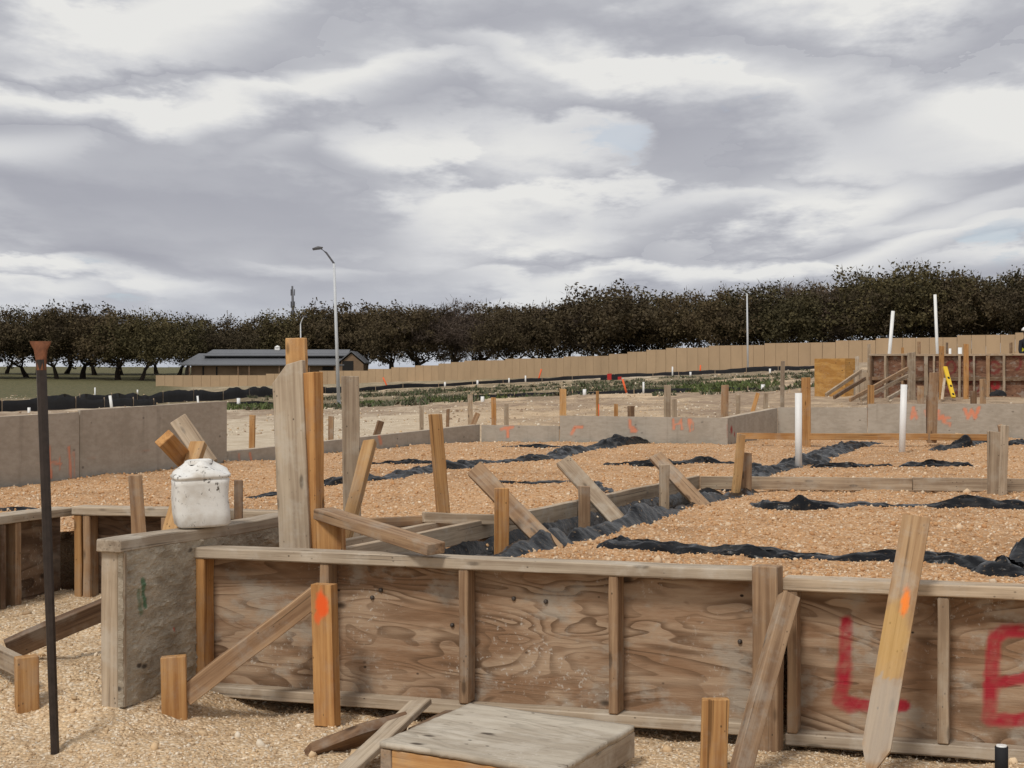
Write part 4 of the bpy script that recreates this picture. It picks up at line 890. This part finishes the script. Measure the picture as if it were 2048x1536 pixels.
skin_mesh('face', [(0, -.045, 1.58, .06, .07), (0, -.05, 1.68, .075, .08)], [(0, 1)], wk, 'skin')
bm = bmesh.new(); bmesh.ops.create_uvsphere(bm, u_segments=16, v_segments=8, radius=.125)
for v in bm.verts: v.co.z = max(v.co.z, 0)*.95+1.71; v.co.y = v.co.y*1.15-.02-(.06 if v.co.y < -.08 and v.co.z < 1.73 else 0)
me = bpy.data.meshes.new('hard_hat'); bm.to_mesh(me); bm.free(); link('hard_hat', smooth(me), wk, None, 'pvc')
# ------------------------------------------------------------------ field: silt fences, pipe stubs, flags
def silt(pts, label, hpx=6, posts=6):
    """low black fabric fence: pts = (px, Y)"""
    Wp = [((px-1024)/F*Y, Y) for px, Y in pts]; cum = np.concatenate([[0], np.cumsum([math.hypot(q[0]-p[0], q[1]-p[1]) for p, q in zip(Wp[:-1], Wp[1:])])])
    n = int(cum[-1]/.5)+2; s = np.linspace(0, cum[-1], n); X = np.interp(s, cum, [p[0] for p in Wp]); Y = np.interp(s, cum, [p[1] for p in Wp])
    X = X+fbm(s*.3, s*0, 5, 2)*.5; Y = Y+fbm(s*.3, s*0+9, 5, 2)*.5
    Z = zground(X, Y); h = np.interp(s, np.linspace(0, cum[-1], len(hpx)), hpx)*(1+fbm(s*.45, s*0, 9, 3)*.7)
    o = empty('silt_fence', Matrix.Translation((X[0], Y[0], Z[0])), label, 'fence')
    V = []
    for k, (hh, t) in enumerate(((-.1, 0), (.5, .05), (1, 0), (1, .02), (.5, .07), (-.1, .02))): V.append(np.stack([X-X[0], Y-Y[0]+t, Z-Z[0]+h*hh], 1))
    V = np.stack(V, 1).reshape(-1, 3)
    link('fabric', mesh_np('fabric', V, grid_faces(n, 6), 4), o, None, 'silt')
    for i in np.linspace(1, n-2, posts).astype(int):
        a = Vector((X[i]-X[0], Y[i]-Y[0]-.03, Z[i]-Z[0]-.1)); board('post', a, a+Vector((0, 0, h[i]+.18)), (1, 0, 0), .04, .04, 'grey', o, bev=0)
    return o
silt([(-250, 52), (0, 58), (90, 62), (200, 68), (310, 76)], 'near black silt fence at the left edge above the grey wall', [.42, .42, .5, .38, .3], 8)
silt([(85, 72), (200, 80), (320, 92), (560, 112), (700, 126)], 'black silt fence running in front of the tan wall on the left', [.5, .55, .6, .7, .55, .4], 12)
silt([(640, 124), (800, 132), (1000, 138), (1160, 140), (1300, 138), (1480, 132), (1640, 126)], 'long thin black silt fence in front of the tan wall, centre to right', [.35, .35, .3, .28, .3, .3, .35, .3], 16)
silt([(455, 72), (560, 74), (700, 76), (900, 76), (1100, 74), (1250, 72), (1400, 70), (1520, 68)], 'low black silt line through the weeds before the street lamp', [.25, .14, .16, .12, .18, .16, .2, .12], 10)
def fpipe(px, Y, hpx, dpx, label, m='pvc', tilt=0, name='pvc_stub'):
    X = (px-1024)/F*Y; z = zg1(X, Y); a = Vector((X, Y, z-.1)); b = Vector((X+tilt*Y/F, Y, z+hpx*Y/F))
    return tag(link(name, tube(name, [a, b], [dpx*Y/F/2]*2, 8), None, None, m), label, 'pipe' if m in ('pvc', 'green') else 'marker')
for a in [(225, 60, 32, 6, 'leaning white marker pipe above the grey wall, right of the steel bar', 'pvc', -5), (58, 55, 12, 6, 'short white pipe stub at the far left before the silt fence'), (398, 72, 26, 4, 'thin white pipe near the orange cup above the grey wall', 'pvc', -3),
          (190, 110, 22, 3, 'thin white post in the grass at left'), (275, 118, 13, 3, 'small pale post in the grass before the tan wall'), (477, 72, 18, 7, 'white pipe stub with green weeds left of the tall boards'),
          (965, 66, 12, 7, 'white and green pipe stub behind the low form'), (1169, 66, 12, 7, 'white pipe stub behind the orange C mark, centre'), (1287, 70, 24, 4, 'pale green marker pipe in the weeds'), (1526, 66, 12, 8, 'white pipe stub in the green weeds before the lamp'),
          (890, 130, 9, 4, 'tiny white stub near the thin silt fence, left one'), (955, 132, 9, 4, 'tiny white stub near the thin silt fence, right one'), (1018, 134, 10, 3, 'pale post at the silt fence, left of a pair'), (1051, 134, 13, 3, 'pale post at the silt fence, right of a pair'), (1345, 128, 20, 3, 'grey post standing before the tan wall, centre right'), (1381, 126, 9, 4, 'tiny white stub right of the grey post'), (1540, 122, 10, 4, 'tiny white stub right of the far lamp post')]:
    fpipe(*a)
for a in [(408, 66, 13, 8, 'orange cup on a post above the grey wall', 'orange'), (282, 62, 8, 5, 'small orange flag above the left grey wall', 'orange'), (1255, 70, 30, 4, 'orange leaning marker lath in the weeds', 'orange', -10), (778, 134, 24, 3, 'orange marker lath at the wall, left one', 'orange', -12), (1075, 140, 26, 3, 'orange marker lath at the wall, middle one', 'orange', 8), (1400, 140, 18, 3, 'orange marker lath at the wall, right one', 'orange', 1), (1197, 30, 28, 3, 'pink flag on the thin lath', 'orange')]:
    fpipe(*a, name='marker_lath')
o = P(1215, 755, 128); X, Y = o.x, o.y; z = zg1(X, Y)
ub = empty('utility_pile', Matrix.Translation((X, Y, z)), 'small red and black pile of site gear before the tan wall', 'pile')
for i, (dx_, w_, h_, mm) in enumerate(((-.3, .5, .28, 'silt'), (.15, .35, .5, 'red'), (.55, .5, .42, 'silt'), (.95, .3, .25, 'red'))):
    board('crate', (dx_, 0, -.05), (dx_, 0, h_), (1, 0, 0), w_, .3, mm, ub)
# weeds
def weeds(name, X, Y, size, cols, n):
    X = np.repeat(X, n)+RNG.normal(0, 1, len(X)*n)*np.repeat(size, n)*.5; Y = np.repeat(Y, n)+RNG.normal(0, 1, len(Y)*n)*np.repeat(size, n)*.5; S = np.repeat(size, n)
    Z = zground(X, Y); m = len(X); a = RNG.uniform(0, 2*math.pi, m); h = S*RNG.uniform(.5, 1.2, m); wd = S*.28
    bx_, by_ = np.cos(a)*wd, np.sin(a)*wd; lx, ly = RNG.normal(0, .45, m)*S, RNG.normal(0, .45, m)*S
    V = np.stack([np.stack([X-bx_, Y-by_, Z-.02], 1), np.stack([X+bx_, Y+by_, Z-.02], 1), np.stack([X+lx+bx_*.6, Y+ly+by_*.6, Z+h*.8], 1), np.stack([X+lx*1.3, Y+ly*1.3, Z+h], 1)], 1).reshape(-1, 3)
    me = mesh_np(name, V, np.arange(m*4).reshape(-1, 4), 4)
    c = np.array(cols)[RNG.integers(0, len(cols), m)]*RNG.uniform(.7, 1.3, (m, 1)); c = np.concatenate([c, np.ones((m, 1))], 1)
    at = me.color_attributes.new('scol', 'FLOAT_COLOR', 'POINT'); at.data.foreach_set('color', np.repeat(c, 4, 0).astype(np.float32).ravel())
    return tag(link(name, me, m='leafcol'), None, None, None, 'stuff')
n = 7000; px = RNG.uniform(440, 1660, n); y = RNG.uniform(58, 122, n); x = (px-1024)/F*y
k = (fbm(x*.16, y*.22, 91, 3)+fbm(x*.6, y*.7, 92, 2)*.5 > .10) & (zground(x, y) < 2); x, y = x[k], y[k]
weeds('field_weeds', x, y, RNG.uniform(.07, .22, len(x)), [(.085, .09, .05), (.12, .115, .075), (.06, .085, .035), (.16, .14, .095)], 9)
n = 900; px = np.concatenate([RNG.normal(735, 16, 160), RNG.normal(500, 30, 200), RNG.normal(900, 80, 120), RNG.normal(1440, 50, 420)]); y = np.concatenate([RNG.uniform(70, 75, 160), RNG.uniform(62, 72, 200), RNG.uniform(72, 78, 120), RNG.uniform(68, 84, 420)]); x = (px-1024)/F*y
weeds('green_weeds', x, y, RNG.uniform(.09, .24, len(x)), [(.085, .115, .035), (.11, .13, .05), (.075, .09, .035)], 9)
# ------------------------------------------------------------------ precast boundary wall
KP = [(312, 206, 751, 784), (520, 203, 749, 781), (640, 200, 742, 777), (720, 197, 740, 772), (870, 190, 729, 768), (950, 184, 720, 763), (1100, 174, 715, 757), (1220, 166, 709, 751), (1330, 161, 697, 746), (1500, 155, 688, 738), (1640, 150, 684, 730), (1780, 147, 676, 724), (1900, 144, 672, 720), (2060, 141, 665, 716), (2300, 136, 652, 705)]
kp = np.array(KP, float)
fw = empty('boundary_wall', Matrix.Translation(P(312, 784, 206)), 'long tan panelled boundary wall rising to the right across the site', 'wall')
s = 0; pts = []
Xk = (kp[:, 0]-1024)/F*kp[:, 1]; Yk = kp[:, 1]; cum = np.concatenate([[0], np.cumsum(np.hypot(np.diff(Xk), np.diff(Yk)))])
zt_k = E-(kp[:, 2]-HY)/F*Yk; nP = int(cum[-1]/1.24); org = P(312, 784, 206)
pm = None; last = None; zt_prev = None
for i in range(nP):
    s0, s1 = i*1.24, i*1.24+1.208; x0, x1 = np.interp([s0, s1], cum, Xk); y0, y1 = np.interp([s0, s1], cum, Yk); ztop = float(np.interp((s0+s1)/2, cum, zt_k))
    if zt_prev is None or abs(ztop-zt_prev) > .13: zt_prev = ztop+.02          # tops step every few panels
    zb_ = min(zg1(x0, y0), zg1(x1, y1))-.25; h = zt_prev-zb_
    if pm is None: pm = prism_mesh('panel', [(0, 0), (1, 0), (1, 1), (0, 1)], .12, 0); pm.materials.append(M['fence'])
    Xv = Vector((x1-x0, y1-y0, 0)); Lp = Xv.length; Xv.normalize(); Zv = Vector((0, 0, 1)); N = Xv.cross(Zv)
    mt = Matrix((Xv*Lp, Zv*h, N)).transposed().to_4x4(); mt.translation = Vector((x0, y0, zb_))-org
    link('panel', pm, fw, mt)
# ------------------------------------------------------------------ street lamps, mast
def lamp(px, top, bendy, basepx, Y, head, label, arm):
    X = (basepx-1024)/F*Y; z = zg1(X, Y); o = empty('street_lamp', Matrix.Translation((X, Y, z)), label, 'street lamp')
    b = P(px, bendy, Y)-Vector((X, Y, z)); h = P(*head, Y)-Vector((X, Y, z)); k = Y/F
    link('pole', tube('pole', [(0, 0, -.3), (b.x, 0, b.z)], [.105, .065], 10), o, None, 'pole')
    link('arm', tube('arm', [b-Vector((0, 0, .3)), b, b.lerp(h, .55)+Vector((0, 0, .12)), h], [.06, .055, .05, .045], 8), o, None, 'lamp' if arm else 'pole')
    sg = 1 if h.x > b.x else -1
    V = [(h.x-sg*.15, -.12, h.z+.05), (h.x+sg*.40, -.14, h.z-.02), (h.x+sg*.40, .14, h.z-.02), (h.x-sg*.15, .12, h.z+.05), (h.x-sg*.1, -.1, h.z-.06), (h.x+sg*.38, -.12, h.z-.12), (h.x+sg*.38, .12, h.z-.12), (h.x-sg*.1, .1, h.z-.06), (h.x+sg*.1, -.08, h.z+.10), (h.x+sg*.1, .08, h.z+.10)]
    me = bpy.data.meshes.new('lamp_head'); me.from_pydata(V, [], [(4, 7, 6, 5), (0, 4, 5, 1), (1, 5, 6, 2), (2, 6, 7, 3), (3, 7, 4, 0), (0, 1, 8), (1, 2, 9, 8), (2, 3, 9), (3, 0, 8, 9)]); link('lamp_head', me, o, None, 'lamp')
    link('base_plate', tube('base_plate', [(0, 0, -.2), (0, 0, .08)], [.2, .2], 10), o, None, 'pole')
lamp(668, 495, 527, 678, 87, (640, 496), 'tall silver street lamp in the middle distance left of centre', True)
lamp(1494, 583, 588, 1496, 150, (1484, 585), 'distant street lamp before the tan wall right of centre', False)
lamp(601, 635, 648, 603, 195, (608, 633), 'distant street lamp showing behind the tallest stake', False)
o = P(588, 745, 520); mz = E+178*520/F
ma = empty('radio_mast', Matrix.Translation((o.x, o.y, 0)), 'thin grey radio mast rising above the trees', 'mast')
link('mast_pole', tube('mast_pole', [(0, 0, -2), (-.3, 0, mz*.7), (-.55, 0, mz)], [.75, .5, .3], 8), ma, None, 'lamp')
for q in (.70, .80, .93):
    for sg in (-1, 1): board('antenna', (-.35+sg*.55, -.3, mz*q-1.0), (-.35+sg*.55, -.3, mz*q+1.0), (1, 0, 0), .3, .2, 'lamp', ma, bev=0)
# ------------------------------------------------------------------ house beyond the wall
HYd = 228; kx = HYd/F
o = P(365, 772, HYd); hs = empty('long_house', Matrix.Translation((o.x, HYd, o.z)), 'long low brown house with grey metal roofs behind the wall', 'house')
def hx(px): return (px-365)*kx
def hz_(py): return (772-py)*kx
def hbox(name, x0, x1, y0, y1, z0, z1, m, parent=hs): return rail_box(name, x0, x1, y0, y1, z0, z1, m, parent)
def rail_box(name, x0, x1, y0, y1, z0, z1, m, parent):
    me = prism_mesh(name, [(x0, y0), (x1, y0), (x1, y1), (x0, y1)], z1-z0, 0)
    me.transform(Matrix.Translation((0, 0, (z0+z1)/2))); return link(name, me, parent, None, m)
def gable(name, x0, x1, ye, yr, ze, zr, th, m, hipl=0, yb=None, parent=hs):
    V = [(x0, ye, ze), (x1, ye, ze), (x1, yr, zr), (x0+hipl, yr, zr), (x1, yb, ze), (x0, yb, ze)]
    V2 = [(a, b, c-th) for a, b, c in V]; Fa = [(0, 1, 2, 3), (3, 2, 4, 5), (0, 3, 5)]
    fs = Fa+[tuple(6+i for i in f_[::-1]) for f_ in Fa]+[(1, 0, 6, 7), (4, 2, 8, 10), (2, 1, 7, 8), (5, 4, 10, 11), (0, 5, 11, 6)]
    me = bpy.data.meshes.new(name); me.from_pydata(V+V2, [], fs); return link(name, me, parent, None, m)
wl = hbox('wall', hx(382), hx(722), 0, 9, -1, hz_(729), 'housewall')
lowr = gable('roof', hx(360), hx(690), -1.0, 4.4, hz_(729), hz_(706), .14, 'roof', 1.8, 9.8)
hbox('clerestory_wall', hx(406), hx(690), 2.4, 6.4, hz_(729)+.2, hz_(708)+.1, 'dark')
upr = gable('roof', hx(402), hx(694), 1.6, 4.4, hz_(711)+.05, hz_(698), .12, 'roof', .9, 7.2)
cup = empty('cupola', Matrix.Translation((hx(546), 4.3, hz_(698)-.1)), None, None); cup.parent = hs
rail_box('vent_box', -.35, .35, -.35, .35, 0, .35, 'pvc', cup); link('vent_cap', tube('vent_cap', [(0, 0, .351), (0, 0, .5), (0, 0, .68)], [.42, .36, .06], 12), cup, None, 'pvc')
# gable end at the right
V = [(hx(676), -1.2, hz_(727)), (hx(732), -1.2, hz_(727)), (hx(704), -1.2, hz_(704)), (hx(676), 8, hz_(727)), (hx(732), 8, hz_(727)), (hx(704), 8, hz_(704))]
me = bpy.data.meshes.new('gable_roof'); me.from_pydata(V+[(a, b, c+.16) for a, b, c in V], [], [(6, 8, 11, 9), (7, 10, 11, 8), (0, 3, 5, 2), (1, 2, 5, 4), (0, 2, 8, 6), (2, 1, 7, 8), (0, 6, 9, 3), (1, 4, 10, 7)]); link('roof', me, hs, None, 'roof')
me = bpy.data.meshes.new('gable_wall'); me.from_pydata([(hx(680), -.9, -1), (hx(728), -.9, -1), (hx(728), -.9, hz_(728)), (hx(704), -.9, hz_(707)), (hx(680), -.9, hz_(728)), (hx(680), 6, -1), (hx(728), 6, -1), (hx(728), 6, hz_(728)), (hx(704), 6, hz_(707)), (hx(680), 6, hz_(728))], [], [(0, 1, 2, 3, 4), (1, 6, 7, 2), (5, 0, 4, 9), (6, 5, 9, 8, 7)]); link('gable_wall', me, hs, None, 'housewall')
dr = hbox('door', hx(686), hx(708), -.96, -.9, -.9, hz_(722), 'dark'); rail_box('door_frame', hx(684.5), hx(686), -.98, -.9, -.9, hz_(721), 'housewall', dr)
for px0, px1, y0, y1 in ((405, 408, 733, 752), (432, 435, 733, 752), (645, 667, 733, 755)): hbox('window', hx(px0), hx(px1), -.06, .0, hz_(y1), hz_(y0), 'dark')
for px in (381, 478, 500, 560, 620, 672): hbox('porch_post', hx(px)-.08, hx(px)+.08, -.8, -.64, -1, hz_(730), 'brown' if 'brown' in M else 'dark')
# ------------------------------------------------------------------ trees
def make_tree(seed, H, R, leafm, dens_=1.0, twig=.0, base=.16):
    rr = random.Random(seed); rg = np.random.default_rng(seed)
    bm = bmesh.new(); tips = []
    def limb(p, dv, L, r, depth):
        n = 3; pts = [p]; d_ = dv.copy()
        for i in range(n):
            d_ = (d_+Vector((rr.uniform(-.28, .28), rr.uniform(-.28, .28), rr.uniform(-.1, .22)))).normalized(); pts.append(pts[-1]+d_*L/n)
        rd = [r*(1-.5*i/n) for i in range(n+1)]; sg = 6 if depth == 0 else 4
        rings = []
        for i, q in enumerate(pts):
            s_ = d_.orthogonal().normalized(); t_ = d_.cross(s_); rings.append([bm.verts.new(q+(s_*math.cos(k*2*math.pi/sg)+t_*math.sin(k*2*math.pi/sg))*rd[i]) for k in range(sg)])
        for a, b in zip(rings[:-1], rings[1:]):
            for k in range(sg): bm.faces.new((a[k], a[(k+1) % sg], b[(k+1) % sg], b[k]))
        if depth >= 3: tips.append(pts[-1]); return
        for i in range(rr.choice((3, 4)) if depth == 0 else rr.choice((2, 3))):
            an = rr.uniform(0, 2*math.pi); sp = rr.uniform(.55, 1.05) if depth == 0 else rr.uniform(.35, .9)
            s_ = d_.orthogonal().normalized(); t_ = d_.cross(s_)
            nd = (d_*math.cos(sp)+(s_*math.cos(an)+t_*math.sin(an))*math.sin(sp)); nd.z = max(nd.z, -.05)+.12; limb(pts[-1 if i else -2 if depth else -1], nd.normalized(), L*rr.uniform(.68, .9), rd[-1]*.8, depth+1)
    limb(Vector((0, 0, -.4)), Vector((rr.uniform(-.15, .15), 0, 1)), H*(base+.06), R*.075, 0)
    tm = bpy.data.meshes.new('trunk'); bm.to_mesh(tm); bm.free(); tm.materials.append(M['bark'])
    # crown of leaf sprays: clumps through an uneven dome, larger gaps between clumps at the rim
    nc = int(190*dens_); C = []
    while len(C) < nc:
        v = rg.normal(size=3); v /= np.linalg.norm(v); q = rg.random()**.42
        lob = 1+.30*math.sin(3*math.atan2(v[1], v[0])+seed)+.22*math.sin(5*v[2]+seed*2)+.12*rg.normal()
        zc = H*(.58+base*.3); p = np.array([v[0]*R*q*lob, v[1]*R*q*lob, zc+v[2]*q*(H-zc if v[2] > 0 else zc-H*.21)*min(lob, 1.08)])
        C.append(p)
    C = np.array(C); per = 62; m = nc*per
    cr = np.repeat(rg.uniform(.55, 1.15, nc), per)*R/5.2
    O = rg.normal(size=(m, 3))*np.array([1, 1, .75])*.55; Pp = np.repeat(C, per, 0)+O*cr[:, None]
    sz = rg.uniform(.10, .23, m)*(H/9.); A = rg.normal(size=(m, 3)); A /= np.linalg.norm(A, axis=1)[:, None]; B = np.cross(A, rg.normal(size=(m, 3))); B /= np.linalg.norm(B, axis=1)[:, None]
    tw = rg.random(m) < twig; la = np.where(tw, sz*2.6, sz); lb_ = np.where(tw, sz*.16, sz*.62)
    A = np.where(tw[:, None], A*.5+O*.55+np.array([0, 0, .35]), A); A /= np.linalg.norm(A, axis=1)[:, None]
    V = np.stack([Pp-A*la[:, None], Pp+B*lb_[:, None], Pp+A*la[:, None], Pp-B*lb_[:, None]], 1).reshape(-1, 3)
    cm = mesh_np('crown', V, np.arange(m*4).reshape(-1, 4), 4); cm.materials.append(M[leafm]); return tm, cm
PR = [make_tree(1, 9.5, 5.6, 'leafA', 1.0, .25), make_tree(2, 9.0, 6.2, 'leafB', 1.05, .2), make_tree(3, 10, 5.2, 'leafA', .8, .45), make_tree(4, 9.2, 5.4, 'leafC', .72, .85), make_tree(5, 8.6, 5.8, 'leafA', .95, .35, .2), make_tree(6, 9.6, 5.0, 'leafC', .62, .95)]
PH = [9.5, 9.0, 10, 9.2, 8.6, 9.6]
top_px = np.array([(-150, 625), (0, 622), (60, 622), (160, 610), (230, 615), (300, 640), (335, 645), (380, 630), (432, 662), (480, 645), (530, 625), (600, 628), (690, 603), (740, 612), (800, 612), (900, 612), (930, 610), (1000, 598), (1060, 603), (1120, 588), (1160, 600), (1210, 576), (1300, 580), (1400, 590), (1440, 582), (1500, 572), (1620, 560), (1700, 566), (1790, 548), (1880, 543), (1960, 562), (2020, 556), (2060, 545), (2300, 540)], float)
def place_tree(px, Y, proto, top, label, group, wscale=1.0):
    X = (px-1024)/F*Y; z = zg1(X, Y); H = E+(HY-top)*Y/F-z
    sc = H/PH[proto]/1.0; tm, cm = PR[proto]
    o = empty('oak_tree', Matrix.Translation((X, Y, z)) @ Matrix.Rotation(random.uniform(0, 6.28), 4, 'Z') @ Matrix.Diagonal((sc*wscale, sc*wscale, sc, 1)), label, 'tree', group)
    link('trunk', tm, o); link('crown', cm, o)
LM = [(80, 'the steel bar'), (225, 'the leaning white marker pipe'), (330, 'the left end of the tan wall'), (430, 'the left half of the house roof'), (546, 'the roof cupola'), (592, 'the tallest yellow stake'), (672, 'the tall silver lamp'), (770, 'the right end of the house'), (870, 'the lone leaning brown stake'), (942, 'the upright grey stake'), (1030, 'the orange cross mark'), (1126, 'the bright fresh stake'), (1230, 'the red and black site pile'), (1335, 'the taller brown stake'), (1410, 'the right orange marker lath'), (1495, 'the distant lamp'), (1566, 'the tall thin lath'), (1660, 'the orange plywood box'), (1783, 'the left leaning white pipe'), (1872, 'the right leaning white pipe'), (1960, 'the squared stakes by the black bundle'), (2045, 'the worker')]
KIND = ['dense brown-olive oak', 'broad olive oak', 'tall loose-crowned oak', 'bare twiggy oak', 'low spreading oak', 'thin bare-branched oak']
seen = {}
def zlabel(px, row, proto):
    if px < 0: return 'oak past the left edge of the picture', 'oaks past the left edge'
    if px > 2048: return 'oak past the right edge of the picture', 'oaks past the right edge'
    q, nm = min(LM, key=lambda l: abs(l[0]-px)); side = 'straight above' if abs(q-px) < 14 else 'just left of' if px < q else 'just right of'
    if (row, side, nm, proto) in seen: side = side.replace('just', 'farther').replace('straight above', 'close to')
    seen[(row, side, nm, proto)] = 1
    l = KIND[proto]+(', back row, ' if row else ', front row, ')+side+' '+nm
    return l, 'back row of oaks' if row else 'front row of oaks'
px = -140.; i = 0
while px < 2260:
    proto = random.choice((0, 1, 2, 4, 0, 1)) if not (880 < px < 960 or 1090 < px < 1150 or 1610 < px < 1720) else random.choice((3, 5))
    Y = random.uniform(226, 238) if px > 250 else random.uniform(232, 244)
    if 345 < px < 745: Y += 22
    top = float(np.interp(px, top_px[:, 0], top_px[:, 1]))+random.choice((-6, -2, 2, 6, 12, 18))+random.uniform(-2, 3)
    lb, gp = zlabel(px, 0, proto); place_tree(px, Y, proto, top, lb, gp, random.uniform(.9, 1.2)); px += random.uniform(42, 76); i += 1
px = -120.
while px < 2260:
    thin = 1100 < px < 1180 or 1260 < px < 1460
    if not thin:
        top = float(np.interp(px, top_px[:, 0], top_px[:, 1]))+random.uniform(6, 20); proto = random.choice((0, 1, 2, 3, 4)); lb, gp = zlabel(px, 1, proto); place_tree(px, random.uniform(262, 285), proto, top, lb, gp, 1.25)
    px += random.uniform(50, 76)
